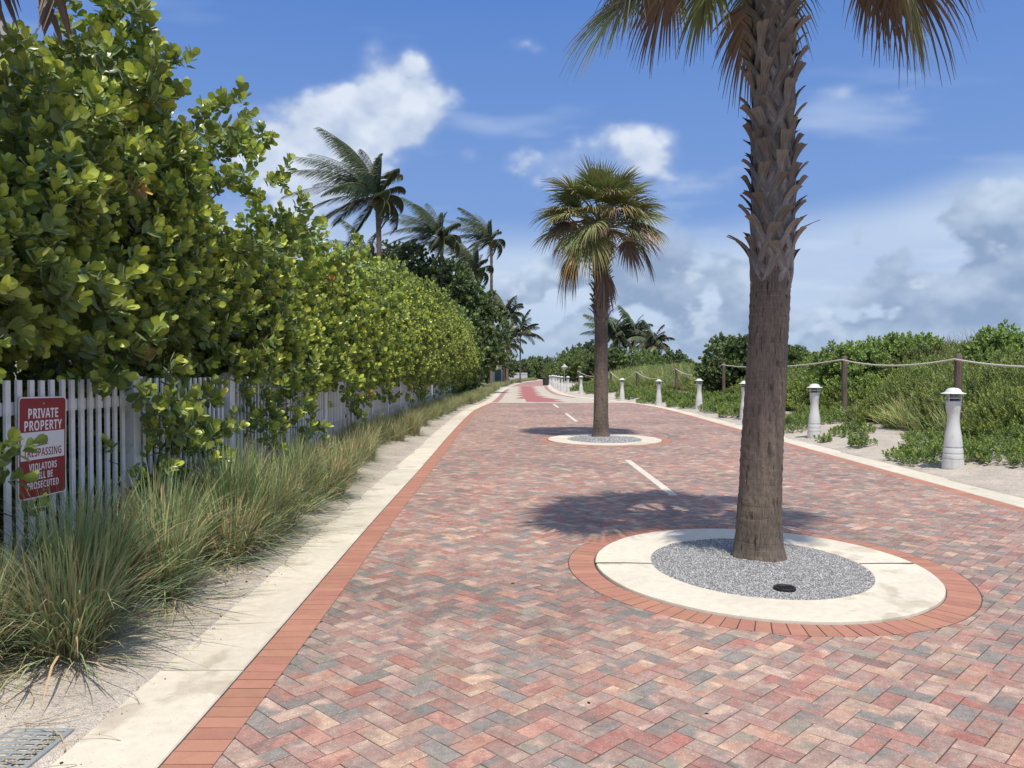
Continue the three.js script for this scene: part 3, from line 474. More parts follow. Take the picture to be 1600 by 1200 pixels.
{
  const R = rng(11), c1 = crown(R, 5.32);
  // -x side (left in the photo) hangs one long-stalked green fan and a browning one, +x side two brown-tipped fans
  c1.push({ y: 4.78, az: Math.PI * 0.97, e: 0.12, len: 1.0, fall: 0.75, fan: 0.74, spread: 1.6, tone: 'green', droop: 0.3 }, { y: 4.82, az: Math.PI * 0.90, e: 0.2, len: 0.55, fall: 1.4, fan: 0.50, spread: 1.2, tone: 'olive', droop: 0.4 },
    { y: 5.12, az: 0.12, e: 0.15, len: 0.85, fall: 1.2, fan: 0.70, spread: 1.3, tone: 'olive', droop: 0.5 }, { y: 5.15, az: -0.15, e: 0.25, len: 1.05, fall: 1.1, fan: 0.78, spread: 1.5, tone: 'brown', droop: 0.5 });
  cabbagePalm('nearest cabbage palm, thick brown trunk with criss-cross leaf stubs, crown cut off by the frame', 2.01, 6.25, { r0: 0.176, r1: 0.150, bootFrom: 2.36, top: 5.3, lean: 0.10, boots: 150, strays: [[2.62, 0.1, 1.25], [2.50, 3.0, 1.05]], fronds: c1 }, 21);
  const R2 = rng(23), c2 = crown(R2, 5.0, true);
  c2.push({ y: 4.25, az: 1.45, e: -0.7, len: 0.35, fall: 0.75, fan: 0.92, spread: 0.5, tone: 'brown', droop: 0.4 }, { y: 4.62, az: 2.7, e: 0.0, len: 0.75, fall: 1.4, fan: 0.75, spread: 0.7, tone: 'brown', droop: 0.4 }, { y: 4.6, az: 2.9, e: 0.1, len: 0.85, fall: 1.4, fan: 0.85, spread: 1.0, tone: 'gold', droop: 0.5 }, { y: 4.8, az: 0.2, e: 0.15, len: 0.85, fall: 1.15, fan: 0.72, spread: 1.1, tone: 'brown', droop: 0.4 }, { y: 4.8, az: 0.75, e: 0.1, len: 0.7, fall: 1.2, fan: 0.7, spread: 1.2, tone: 'brown', droop: 0.4 }, { y: 4.75, az: 1.9, e: 0.35, len: 0.8, fall: 1.3, fan: 0.85, spread: 1.7, tone: 'olive', droop: 0.6 }, { y: 4.7, az: 2.2, e: 0.3, len: 0.8, fall: 1.2, fan: 0.85, spread: 1.7, tone: 'gold', droop: 0.6 });
  cabbagePalm('second cabbage palm up the path with its whole crown and hanging brown fronds in view', 2.10, 18.15, { r0: 0.176, r1: 0.148, stub: 1.3, wide: 1.2, bootFrom: 2.78, top: 5.0, lean: 0.0, boots: 110, fronds: c2 }, 22);
}

// ---------------------------------------------------------------- coconut palms
const cocoMat = leafMat({ clearcoat: 0.2, clearcoatRoughness: 0.35, transmission: 0.2 });
function cocoFrond(R, az, e, len, fall, wind, tone, detail) {
  const out = V(Math.cos(az), 0, Math.sin(az)), N = 12, pts = []; let p = V(0, 0, 0), a = e; pts.push(p.clone());
  for (let i = 0; i < N; i++) { const s = (i + 1) / N; p = p.clone().addScaledVector(out, Math.cos(a) * len / N).add(V(wind * s * 0.9 * len / N, Math.sin(a) * len / N, 0)); pts.push(p.clone()); a -= fall / N * (0.5 + s); }
  const curve = new THREE.CatmullRomCurve3(pts), rachis = tube(pts, 0.028, 0.006, 12, 4);
  const P = [], C = [], I = [], U = [], n = detail, pt = V(0, 0, 0), tg = V(0, 0, 0);
  for (let k = 0; k < n; k++) for (const sd of [-1, 1]) {
    const s = 0.16 + 0.84 * (k + R() * 0.5) / n; curve.getPointAt(Math.min(1, s), pt); curve.getTangentAt(Math.min(1, s), tg);
    const side = tg.clone().cross(UPV).normalize().multiplyScalar(sd), L = len * 0.27 * Math.sin(Math.PI * clamp(0.18 + s * 0.72)) * (0.85 + R() * 0.3), w = 0.027 * len / 3.4 * (120 / (n + 30));
    const dir = side.clone().multiplyScalar(0.72).addScaledVector(tg, 0.55).add(V(wind * 1.25, -0.45 - 0.4 * R(), 0)).normalize();
    const dir2 = dir.clone().add(V(wind * 0.6, -0.75, 0)).normalize(), acr = dir.clone().cross(UPV).normalize().lerp(tg, 0.5).normalize(), base = P.length / 3;
    let q = pt.clone(); const b = 0.72 + R() * 0.5;
    for (let i = 0; i <= 3; i++) { const f = i / 3, ww = w * [0.6, 1, 0.75, 0.08][i]; const A = q.clone().addScaledVector(acr, -ww), B = q.clone().addScaledVector(acr, ww); P.push(A.x, A.y, A.z, B.x, B.y, B.z); U.push(0, f, 1, f); for (let j = 0; j < 2; j++) C.push(tone[0] * b, tone[1] * b, tone[2] * b); q = q.clone().addScaledVector(dir.clone().lerp(dir2, f), L / 3); if (i) { const o = base + (i - 1) * 2; I.push(o, o + 1, o + 3, o, o + 3, o + 2); } }
  }
  const g = new THREE.BufferGeometry(); g.setAttribute('position', new THREE.Float32BufferAttribute(P, 3)); g.setAttribute('uv', new THREE.Float32BufferAttribute(U, 2)); g.setAttribute('color', new THREE.Float32BufferAttribute(C, 3)); g.setIndex(I); g.computeVertexNormals();
  return { leaf: g, rachis };
}
const stalkMat = mat({ color: lin(0.22, 0.20, 0.07), roughness: 0.6 }), cocoTrunk = mat({ map: scaled(trunkTex, 1, 1), color: lin(1.15, 1.15, 1.1), bumpMap: trunkBump, bumpScale: 0.02, roughness: 0.95 });
const fibreMat = mat({ color: lin(0.20, 0.12, 0.07), roughness: 1 });
function coconutPalm(label, x, d, h, o = {}) {
  const { n = 17, len = 3.2, wind = -0.42, lean = 0, r = 0.15, detail = 60, seed = 1, group, skirt = true } = o, R = rng(seed * 97 + 5), y0 = Math.max(0, groundY(x, -d)) - 0.05;
  const t = thing('coconut_palm', label, 'palm tree', x, y0, -d, group), cx = (y) => lean * Math.pow(y / h, 1.6);
  mesh('trunk', sheet(16, 60, (u, v) => { const y = v * h, a = u * Math.PI * 2, rr = r * lerp(1.25, 0.82, Math.pow(v, 0.4)) + 0.008 * Math.sin(y * 40); return [cx(y) + rr * Math.cos(a), y, rr * Math.sin(a)]; }, (u, v) => [u, v * h / 2]), cocoTrunk, t);
  if (skirt) mesh('fibre', sheet(14, 8, (u, v) => { const a = u * Math.PI * 2, rr = r * [0.85, 1.1, 1.6, 2.1, 2.0, 1.7, 1.4, 1.1, 0.5][Math.round(v * 8)] * (0.75 + 0.5 * vnoise(Math.cos(a) * 4, v * 6, Math.sin(a) * 4 + seed)); return [cx(h) + rr * Math.cos(a), h - 0.55 + v * 0.75, rr * Math.sin(a)]; }), fibreMat, t);
  for (let k = 0; k < n; k++) {
    const f = k / n, az = o.az ? o.az[k % o.az.length] + (R() - 0.5) * 0.3 : k * 2.399 + (R() - 0.5) * 0.4, e = lerp(1.45, -0.15, Math.pow(f, 0.85)) + (R() - 0.5) * 0.2, cosw = Math.cos(az) * Math.sign(wind);
    const old = f > 0.86, tone = old && o.yellow ? [0.30, 0.25, 0.07] : [lerp(0.050, 0.080, R()), lerp(0.075, 0.105, R()), 0.028];
    const { leaf, rachis } = cocoFrond(R, az, e, len * (cosw > 0 ? 1.12 : 0.82) * (0.85 + R() * 0.25), lerp(0.9, 1.7, f) * (cosw > 0 ? 0.9 : 1.15), wind, tone, detail);
    const m = mesh('frond', leaf, cocoMat, t); m.position.set(cx(h), h, 0); mesh('leaf_stalk', rachis, stalkMat, m);
  }
  return t;
}
coconutPalm('tallest-looking coconut palm blown leftward above the hedge, bare trunk showing', -6.1, 36, 9.6, { seed: 3, len: 3.0, n: 30, wind: -0.68, lean: -0.15, detail: 90, group: 'windblown coconut palms behind the hedge' });
coconutPalm('coconut palm with a spreading crown behind the dark round-leaved tree', -5.1, 56, 11.2, { seed: 4, len: 3.2, n: 26, wind: -0.6, detail: 60, group: 'windblown coconut palms behind the hedge' });
coconutPalm('slim tall coconut palm at the seaward end of the hedge palms, trunk against the sky', -2.0, 75, 14.2, { seed: 5, len: 3.3, n: 24, wind: -0.85, r: 0.16, detail: 55, group: 'windblown coconut palms behind the hedge' });
coconutPalm('lower coconut palm leaning left between two taller ones above the dark tree', -3.0, 66, 10.2, { seed: 6, len: 3.6, n: 24, wind: -0.95, detail: 55, group: 'windblown coconut palms behind the hedge' });
coconutPalm('short dark coconut palm barely rising over the bright hedge', -9.6, 52, 9.3, { seed: 16, len: 2.4, n: 12, wind: -0.4, detail: 40, group: 'windblown coconut palms behind the hedge' });
coconutPalm('ragged coconut palm beyond the dark tree, beside the far bend', -0.6, 96, 8.6, { seed: 7, len: 4.0, n: 26, wind: -0.35, detail: 44, yellow: true, group: 'far coconut palms at the bend' });
coconutPalm('thin coconut palm standing just right of the ragged one at the bend', 1.2, 112, 7.2, { seed: 8, len: 3.4, n: 18, wind: 0.05, detail: 40, r: 0.12, group: 'far coconut palms at the bend' });
coconutPalm('low coconut palm with grey drooping fronds near the far fence', -0.9, 84, 4.6, { seed: 9, len: 3.6, n: 20, wind: -0.2, detail: 40, yellow: true, group: 'far coconut palms at the bend' });
coconutPalm('coconut palm just right of the second cabbage palm trunk, dark crown', 12.0, 90, 4.5, { seed: 10, len: 3.9, n: 24, wind: -0.2, detail: 44, group: 'coconut palms over the dune scrub' });
coconutPalm('middle coconut palm over the dune scrub, crown swept upward', 14.6, 92, 4.9, { seed: 11, len: 3.8, n: 24, wind: -0.35, detail: 44, yellow: true, group: 'coconut palms over the dune scrub' });
coconutPalm('coconut palm with yellowed lower fronds over the dune scrub', 16.6, 90, 3.7, { seed: 12, len: 3.4, n: 22, wind: -0.1, detail: 44, yellow: true, group: 'coconut palms over the dune scrub' });
// a palm standing left of the frame; one browned frond hangs into the top corner
{
  const p = coconutPalm('coconut palm at the photo edge showing only dry brown frond tips', -4.4, 4.9, 5.7, { seed: 30, len: 2.5, n: 7, wind: -0.05, detail: 70, skirt: false, az: [0.9, 2.4, 3.6, 4.4, 5.2, 1.6, 3.0] }), R = rng(77);
  for (const [az, e, l, f] of [[-0.02, 0.05, 2.5, 1.8], [0.16, 0.0, 2.4, 1.9]]) { const { leaf, rachis } = cocoFrond(R, az, e, l, f, 0.02, [0.26, 0.18, 0.14], 24); const m = mesh('dry_frond', leaf, deadMat, p); m.position.set(-0.28, 5.1, 0); mesh('leaf_stalk', rachis, deadPetioleMat, m); }
  for (const [az, e, l, f] of [[0.84, 0.42, 4.2, 1.15]]) { const { leaf, rachis } = cocoFrond(R, az, e, l, f, 0, [0.06, 0.085, 0.028], 60); const m = mesh('frond', leaf, cocoMat, p); m.position.set(0, 5.7, 0); mesh('leaf_stalk', rachis, stalkMat, m); }
}

// ---------------------------------------------------------------- leaves and sprigs
function leafGeo(len, wid, cup, bend, shape = 0.62, rows = 6) {      // obovate blade along +y, face towards +z
  const P = [], U = [], I = [], C = [];
  for (let j = 0; j <= rows; j++) { const s = j / rows, k = s < shape ? Math.sin(s / shape * Math.PI / 2) : Math.sqrt(Math.max(0, 1 - Math.pow((s - shape) / (1 - shape), 2.2))), w = wid * 0.5 * Math.max(0.06, k);
    for (const q of [-1, 0, 1]) { P.push(q * w, len * s - bend * len * 0.15 * s * s, (q ? cup * w : 0) + bend * len * s * s * 0.35); U.push(q * 0.5 + 0.5, s); const v = q ? 1 : 1.14; C.push(v, v, v); } }
  for (let j = 0; j < rows; j++) for (let i = 0; i < 2; i++) { const a = j * 3 + i; I.push(a, a + 1, a + 4, a, a + 4, a + 3); }
  const g = new THREE.BufferGeometry(); g.setAttribute('position', new THREE.Float32BufferAttribute(P, 3)); g.setAttribute('uv', new THREE.Float32BufferAttribute(U, 2)); g.setAttribute('color', new THREE.Float32BufferAttribute(C, 3)); g.setIndex(I); g.computeVertexNormals(); return g;
}
// leaf placements of a sprig: alternate leaves along a short twig pointing +y
function sprigPlan(R, n, twig, open, size) {
  const out = []; for (let k = 0; k < n; k++) { const s = k / (n - 1), y = twig * s, a = k * 2.4 + (R() - 0.5) * 0.7, tilt = lerp(open, open * 0.36, s) + (R() - 0.5) * 0.35, sc = size * lerp(1.0, 0.70, s * s) * (0.66 + R() * 0.62);
    const q = new THREE.Quaternion().setFromAxisAngle(UPV, a).multiply(new THREE.Quaternion().setFromAxisAngle(V(1, 0, 0), -tilt)).multiply(new THREE.Quaternion().setFromAxisAngle(UPV, (R() - 0.5) * 0.8));
    const dir = V(0, 0, -1).applyAxisAngle(UPV, a); out.push({ m: new THREE.Matrix4().compose(V(dir.x * 0.004, y, dir.z * 0.004), q, V(sc, sc, sc)), young: s }); } return out;
}
function bake(geo, plan, tintOld, tintYoung, R) {
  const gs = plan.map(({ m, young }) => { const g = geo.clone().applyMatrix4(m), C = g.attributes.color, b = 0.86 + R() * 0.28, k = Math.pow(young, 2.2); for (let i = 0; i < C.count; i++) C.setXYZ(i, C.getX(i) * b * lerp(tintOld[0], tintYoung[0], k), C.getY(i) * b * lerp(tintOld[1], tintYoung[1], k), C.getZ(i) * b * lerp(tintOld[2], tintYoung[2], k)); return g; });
  const nonIdx = gs.map((g) => g); return mergeGeometries(nonIdx);
}
const cocoLeaf = leafGeo(1, 0.64, 0.22, 0.35), RS = rng(900);
const cocoPlans = [0, 1, 2].map(() => sprigPlan(RS, 10, 0.13, 1.28, 0.108));
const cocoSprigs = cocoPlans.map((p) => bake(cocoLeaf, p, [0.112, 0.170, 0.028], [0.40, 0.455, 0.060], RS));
const hedgeMat = leafMat({ clearcoat: 0.65, clearcoatRoughness: 0.25, transmission: 0.30, roughness: 0.9 });
// the same leaves one by one, for the twigs nearest the camera
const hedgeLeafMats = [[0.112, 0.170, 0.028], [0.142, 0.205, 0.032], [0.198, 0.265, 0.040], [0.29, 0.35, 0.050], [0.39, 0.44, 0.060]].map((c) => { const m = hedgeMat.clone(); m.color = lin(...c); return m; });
const grapeLeaf = leafGeo(1, 0.95, 0.10, 0.25, 0.55), grapeSprigs = [0, 1].map(() => bake(grapeLeaf, sprigPlan(RS, 8, 0.22, 1.2, 0.16), [0.075, 0.130, 0.032], [0.155, 0.210, 0.052], RS));
const scrubLeaf = leafGeo(1, 0.30, 0.15, 0.3, 0.5, 3), scrubSprigs = [0, 1].map(() => bake(scrubLeaf, sprigPlan(RS, 22, 0.20, 1.15, 0.075), [0.120, 0.170, 0.038], [0.225, 0.285, 0.058], RS));
const broadSprigs = [0, 1].map(() => bake(leafGeo(1, 0.55, 0.2, 0.35, 0.55, 3), sprigPlan(RS, 15, 0.18, 1.3, 0.085), [0.110, 0.175, 0.034], [0.235, 0.310, 0.058], RS));
const glossMat = leafMat({ clearcoat: 0.3, transmission: 0.28 });

// scatter sprigs over blobs: each blob [x, y, z, r, n]; dir outward and up
function dress(blobs, geos, material, R, o = {}) {
  const { size = 1, up = 0.55, tintLo = 0.75, tintHi = 1.3, yellow = 0.25, lowest = -9, inner = 0.55, squash = 1 } = o, sets = geos.map(() => [[], []]), all = [];
  for (const [bx, by, bz, r, n, tone = 1] of blobs) for (let k = 0; k < n; k++) {
    const z = R() * 2 - 1, a = R() * 6.2832, s = Math.sqrt(1 - z * z), q = V(s * Math.cos(a), z, s * Math.sin(a)), rr = r * lerp(inner, 1.08, Math.sqrt(R()));
    const y = by + q.y * rr * squash; if (y < lowest) continue;
    const dir = q.clone().add(V((R() - 0.5) * 0.9, up + (R() - 0.5) * 0.6, (R() - 0.5) * 0.9)).normalize(), g = Math.floor(R() * geos.length), sc = size * (0.75 + R() * 0.55);
    const b = lerp(tintLo, tintHi, R()) * tone, ye = R() < yellow ? R() : 0, m = place(bx + q.x * rr, y, bz + q.z * rr, dir, R() * 6.28, sc);
    sets[g][0].push(m); const dead = R() < 0.004; sets[g][1].push(dead ? lin(1.5, 0.75, 0.9) : lin(b * (1 + 0.34 * ye), b * (1 + 0.20 * ye), b)); all.push({ m, g, p: V(bx + q.x * rr, y, bz + q.z * rr), sc });
  }
  return { sets, all };
}
function limbs(parent, root, tips, R, r0) {
  const gs = []; for (const t of tips) { const mid = root.clone().lerp(t, 0.5).add(V((R() - 0.5) * 0.5, 0.25, (R() - 0.5) * 0.5)); gs.push(tube([root.clone().add(V((R() - 0.5) * 0.12, 0, (R() - 0.5) * 0.12)), mid, t], r0 * (0.5 + R() * 0.4), 0.008, 8, 5)); }
  if (gs.length) mesh('limbs', merge(gs), M.branch, parent);
}
// ---------------------------------------------------------------- the clipped-by-nobody cocoplum hedge behind the fence
const hedgeX = spline([[2, -3.15], [8, -3.2], [12, -3.15], [17, -2.95], [24, -2.8], [32, -2.65], [45, -2.35], [60, -2.0]]);      // its face over the path side
const hedgeTop = spline([[2, 3.0], [5.1, 3.0], [5.5, 4.2], [5.9, 5.3], [6.6, 5.1], [7.1, 4.6], [7.6, 3.8], [8.3, 3.6], [9.0, 3.55], [9.6, 3.0], [10.6, 3.3], [11.6, 3.0], [12.6, 3.25], [13.7, 3.05], [15, 3.5], [17.5, 3.4], [21, 4.0], [24, 3.9], [27, 4.3], [36, 4.3], [46, 3.9]]);
{
  const cells = [[3.6, 7.7], [7.7, 10.6], [10.6, 14.0], [14.0, 17.5], [17.5, 22], [22, 27], [27, 33], [33, 40], [40, 47]];
  const labels = ['towering cocoplum shrub with big glossy leaves above the warning sign', 'cocoplum shrub with a branch jutting right against the sky, next to the towering one', 'bright cocoplum shrub third along the picket fence', 'bright cocoplum shrub fourth along the picket fence, below the tall coconut palm', 'yellow-green cocoplum shrub fifth along the fence', 'yellow-green cocoplum shrub sixth along the fence', 'dense cocoplum shrub seventh along the fence', 'dense cocoplum shrub eighth along the fence, under the dark tree', 'last small cocoplum shrub where the picket fence ends'];
  cells.forEach(([a, b], ci) => {
    const R = rng(500 + ci), mid = (a + b) / 2, bx = hedgeX(mid) - 1.5, t = thing('cocoplum_shrub', labels[ci], 'shrub', bx, 0, -mid, 'cocoplum shrubs behind the picket fence'), blobs = [];
    const near = ci === 0, n = Math.round((b - a) * (near ? 24 : ci < 3 ? 21 : ci < 6 ? 18 : 14)), per = near ? 36 : ci < 3 ? 36 : ci < 6 ? 46 : 42;
    for (let k = 0; k < n; k++) {
      const d = lerp(a, b, R()), H = hedgeTop(d) * (0.95 + R() * 0.07), X = hedgeX(d), q = R();
      let x, y, r = lerp(0.28, 0.55, R());
      if (q < 0.62) { y = lerp(1.55, H - r, Math.pow(R(), 0.9)); const bul = Math.sin(Math.PI * clamp((y - 1.2) / (H - 1.0))); x = X + 0.10 + 0.24 * bul * (0.3 + 0.7 * R()) - r - 0.30 * sstep(H - 1.3, H, y); }
      else if (q < 0.86) { y = H - r * lerp(0.6, 1.4, R()); x = X - 0.35 - R() * 1.3; }
      else { y = lerp(0.4, 1.6, R()); x = X - 0.55 - R() * 0.9; r *= 0.8; }
      
      if (near && y < 2.0 && q < 0.62) { y = 2.0 + R() * 0.3; x -= 0.15; }
      blobs.push([x - bx, y, -(d - mid), r, Math.round(per * (r / 0.42) ** 2), 0.85 + 0.3 * R()]);
    }
    // dark inside: bare sprigs deeper in, shade painted in by a darker tone
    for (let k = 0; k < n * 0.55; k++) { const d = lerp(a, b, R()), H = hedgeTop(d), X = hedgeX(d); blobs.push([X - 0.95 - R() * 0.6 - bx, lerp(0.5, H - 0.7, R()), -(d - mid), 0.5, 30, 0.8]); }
    // upright leader shoots along the top
    for (let k = 0; k < (b - a) * 2.6; k++) { const d = lerp(a, b, R()), H = hedgeTop(d), x = hedgeX(d) - 0.2 - R() * 0.7, h = 0.25 + R() * 0.45; for (let i = 0; i < 4; i++) blobs.push([x - bx + (R() - 0.5) * 0.1, H - 0.12 + h * i / 3, -(d - mid) + (R() - 0.5) * 0.1, 0.10, 5, 1.05]); }
    if (ci < 4) for (let k = 0; k < (ci < 2 ? 9 : 7); k++) { const d = lerp(a, b, R()), H = hedgeTop(d), y = lerp(1.9, H, Math.sqrt(R())), X = hedgeX(d), L = 0.4 + R() * 0.4; if (near && (d < 5.8 || y < 2.3)) continue; for (let i = 0; i < 5; i++) { const s = i / 4; blobs.push([X + 0.1 + s * L * 0.75 - bx, y + s * L * 0.75 - s * s * 0.08, -(d - mid) - s * L * 0.2, 0.07, 3, 1.05]); } }
    if (ci === 1) for (let i = 0; i < 12; i++) { const s = i / 11; blobs.push([lerp(-3.7, -2.92, s) - bx, lerp(3.75, 4.32, s), -(lerp(8.5, 9.15, s) - mid), lerp(0.2, 0.07, s), lerp(10, 4, s) | 0, 1.0]); }
    // twigs that come through and over the fence
    const through = ci === 0 ? [[4.44, 1.02, -2.96, 0.08, 8], [4.40, 0.94, -2.98, 0.08, 6], [4.62, 0.66, -3.0, 0.06, 2], [4.58, 0.50, -3.0, 0.06, 2], [5.62, 1.56, -3.02, 0.14, 12], [5.85, 1.48, -3.02, 0.14, 10], [5.95, 0.82, -3.05, 0.10, 4], [6.35, 1.35, -2.98, 0.20, 20], [6.5, 1.12, -2.96, 0.22, 22], [6.6, 0.85, -2.96, 0.22, 20], [6.9, 0.62, -2.98, 0.22, 18], [6.3, 0.72, -2.98, 0.14, 9], [7.1, 1.3, -2.98, 0.22, 20], [7.3, 1.05, -2.96, 0.24, 24], [7.5, 0.75, -2.98, 0.22, 18], [7.0, 0.4, -3.0, 0.18, 12], [6.1, 1.6, -2.95, 0.2, 18], [7.9, 0.95, -3.0, 0.14, 8]]
      : ci === 1 ? [[9.0, 1.02, -2.98, 0.17, 16], [9.15, 0.85, -2.98, 0.17, 16], [9.0, 0.68, -2.98, 0.14, 10], [9.8, 1.25, -2.98, 0.22, 20], [10.1, 1.0, -2.98, 0.22, 18], [10.3, 0.72, -2.98, 0.2, 14], [8.8, 1.5, -2.95, 0.2, 18], [9.5, 1.5, -2.95, 0.2, 18], [10.7, 1.35, -2.98, 0.2, 14]]
        : Array.from({ length: Math.round((b - a) * (ci < 5 ? 2.0 : 1.6)) }, () => [lerp(a, b, R()), lerp(0.7, 1.6, Math.sqrt(R())), Math.max(-3.0, hedgeX(mid) - 0.25) + (R() - 0.5) * 0.2, 0.22, 20]);
    for (const [d, y, x, r, c] of through) blobs.push([x - bx, y, -(d - mid), r, Math.max(1, Math.round(c * 0.62)), 1.0]);
    for (let k = 0; k < (b - a) * 6; k++) { const d = lerp(a, b, R()); blobs.push([-3.55 - R() * 0.7 - bx, lerp(0.25, 1.7, R()), -(d - mid), 0.36, 26, 0.95]); }
    if (near) for (let i = blobs.length - 1; i >= 0; i--) { const [x, y, z] = blobs[i], d = mid - z; if ((x + bx) / d < -0.55 && (y - EYE) / d > 0.395) blobs.splice(i, 1); }
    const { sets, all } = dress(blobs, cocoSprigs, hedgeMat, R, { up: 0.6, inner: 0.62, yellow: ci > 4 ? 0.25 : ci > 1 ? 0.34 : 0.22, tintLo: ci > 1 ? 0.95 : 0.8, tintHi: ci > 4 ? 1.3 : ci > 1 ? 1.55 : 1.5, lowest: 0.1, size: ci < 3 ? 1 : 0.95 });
    if (near) { // the leaves that show largest are leaves of their own
      const scored = all.map((s) => { const w = s.p.clone().add(t.position), d = -w.z; return { s, d, x: w.x / d, y: (w.y - EYE) / d }; }).filter((q) => q.d > 1 && q.x > -0.66 && q.x < 0.6 && q.y < 0.48 && q.y > -0.5).sort((p, q) => Math.hypot(p.d, p.x * p.d) - Math.hypot(q.d, q.x * q.d)).slice(0, 27);
      const gone = new Set(scored.map((q) => q.s.m));
      for (let g = 0; g < 3; g++) { const keep = sets[g][0].map((m, i) => (gone.has(m) ? -1 : i)).filter((i) => i >= 0); sets[g] = [keep.map((i) => sets[g][0][i]), keep.map((i) => sets[g][1][i])]; }
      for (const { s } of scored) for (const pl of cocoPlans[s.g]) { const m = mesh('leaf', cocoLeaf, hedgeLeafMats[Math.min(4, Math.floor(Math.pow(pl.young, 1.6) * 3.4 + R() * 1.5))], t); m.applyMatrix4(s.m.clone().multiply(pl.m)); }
    }
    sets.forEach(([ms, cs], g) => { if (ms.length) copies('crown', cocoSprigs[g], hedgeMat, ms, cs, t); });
    for (let k = 0; k < 3; k++) { const x0 = -0.2 + (R() - 0.5) * 0.5, z0 = (k - 1) * (b - a) / 3.2; const root = V(x0, 0, z0); mesh('trunk', tube([root.clone().setY(-0.1), root.clone().add(V(0.1, 0.7, 0.1)), root.clone().add(V(0.3 * (R() - 0.3), 1.6, (R() - 0.5) * 0.6))], 0.055, 0.035, 8, 7), M.branch, t); const tips = blobs.slice(0, n).filter((q) => Math.abs(q[2] - z0) < 1.2).slice(0, 12).map((q) => V(q[0], q[1], q[2])); limbs(t, root.clone().add(V(0.1, 0.9, 0.1)), tips, R, 0.035); }
    if (ci === 0 || ci === 1) { const tw = through.map(([d, y, x]) => tube([V(x - 0.55 - bx, y + 0.25, -(d - mid) - 0.05), V(x - 0.2 - bx, y + 0.08, -(d - mid)), V(x - bx, y, -(d - mid))], 0.007, 0.003, 5, 4)); mesh('twigs', merge(tw), M.branch, t); }
  });
}
// ---------------------------------------------------------------- bigger dark trees and bushes with round leaves
function leafyTree(name, label, category, x, d, lumps, o = {}) {
  const R = rng(o.seed || 1), y0 = groundY(x, -d), t = thing(name, label, category, x, y0 - 0.02, -d, o.group), blobs = [];
  for (const [lx, ly, lz, rx, ry, n] of lumps) for (let k = 0; k < n; k++) { const z = R() * 2 - 1, a = R() * 6.283, s = Math.sqrt(1 - z * z), f = 0.75 + R() * 0.3; blobs.push([lx + s * Math.cos(a) * rx * f, Math.max(0.2, ly + z * ry * f), lz + s * Math.sin(a) * rx * f, (o.blob || 0.6) * (0.7 + R() * 0.6), o.per || 40, 0.85 + R() * 0.3]); }
  const geos = o.geos || grapeSprigs, { sets } = dress(blobs, geos, o.mat || glossMat, R, { size: o.size || 1, up: 0.5, yellow: o.yellow ?? 0.2, tintLo: o.lo || 0.7, tintHi: o.hi || 1.35, inner: 0.45, lowest: 0.02 });
  sets.forEach(([ms, cs], g) => { if (ms.length) copies('crown', geos[g], o.mat || glossMat, ms, cs, t); });
  const top = lumps.reduce((m, q) => Math.max(m, q[1]), 0);
  mesh('trunk', tube([V(0, -0.3, 0), V(0.1, top * 0.35, 0), V(0.05, top * 0.75, 0.1)], o.trunk || 0.16, (o.trunk || 0.16) * 0.5, 10, 8), M.branch, t);
  limbs(t, V(0.05, top * 0.3, 0), lumps.map((q) => V(q[0], q[1], q[2])), R, (o.trunk || 0.16) * 0.8);
  return t;
}
leafyTree('sea_grape_tree', 'dark round-leaved sea grape tree rising behind the end of the hedge', 'tree', -6.2, 58, [[-1.6, 8.0, 0, 2.6, 2.6, 34], [1.0, 6.8, 0.5, 2.4, 2.2, 30], [3.0, 5.0, 0, 2.0, 2.2, 26], [0, 4.0, 1.5, 3.2, 2.6, 30], [3.6, 3.0, 0.4, 1.5, 1.4, 12]], { seed: 61, size: 1.5, blob: 0.85, per: 46, trunk: 0.22 });
leafyTree('sea_grape_tree', 'lower sea grape tree tucked against the hedge beside the red panel', 'tree', -3.9, 47, [[0.2, 3.2, 0, 1.5, 1.6, 22], [0.6, 1.6, 0, 1.3, 1.2, 14]], { seed: 62, size: 1.2, blob: 0.6, per: 50, hi: 1.6, yellow: 0.35 });
leafyTree('sea_grape_bush', 'rounded dark green sea grape bush behind the rope, left of the nearest palm trunk', 'bush', 10.7, 36, [[0, 1.5, 0, 1.5, 0.95, 26], [1.9, 1.3, 0, 1.4, 0.85, 24], [-0.7, 0.8, 0.4, 1.1, 0.7, 14], [1.4, 0.6, 1.0, 1.4, 0.5, 14]], { seed: 63, size: 0.9, blob: 0.42, per: 64, trunk: 0.08 });
const farTrees = [['low dark tree closing the far bend of the path', 3.6, 168, 2.6, 3.6], ['dark round tree left of the far bend above the fence end', 0.6, 150, 2.4, 3.4], ['pale green tree right of the far bend', 9.5, 150, 2.4, 4.6], ['round tree behind the far bollards', 9.2, 112, 2.0, 4.2], ['bushy brown-green tree behind the second palm trunk', 11.2, 110, 2.2, 4.6], ['bushy tree left of the second palm trunk over the bollards', 8.3, 98, 1.7, 3.9], ['wide dark tree seen through the gap beyond the bend', 6.5, 185, 4.5, 5.0], ['far tree rising behind the hut', -3.6, 112, 2.6, 5.2]];
farTrees.push(['bushy growth under the coconut palms on the dune', 13.2, 84, 2.4, 2.5], ['low bush right of the coconut palms on the dune', 17.0, 86, 2.2, 2.2], ['bush left of the coconut palms on the dune', 9.8, 80, 1.9, 2.5]);
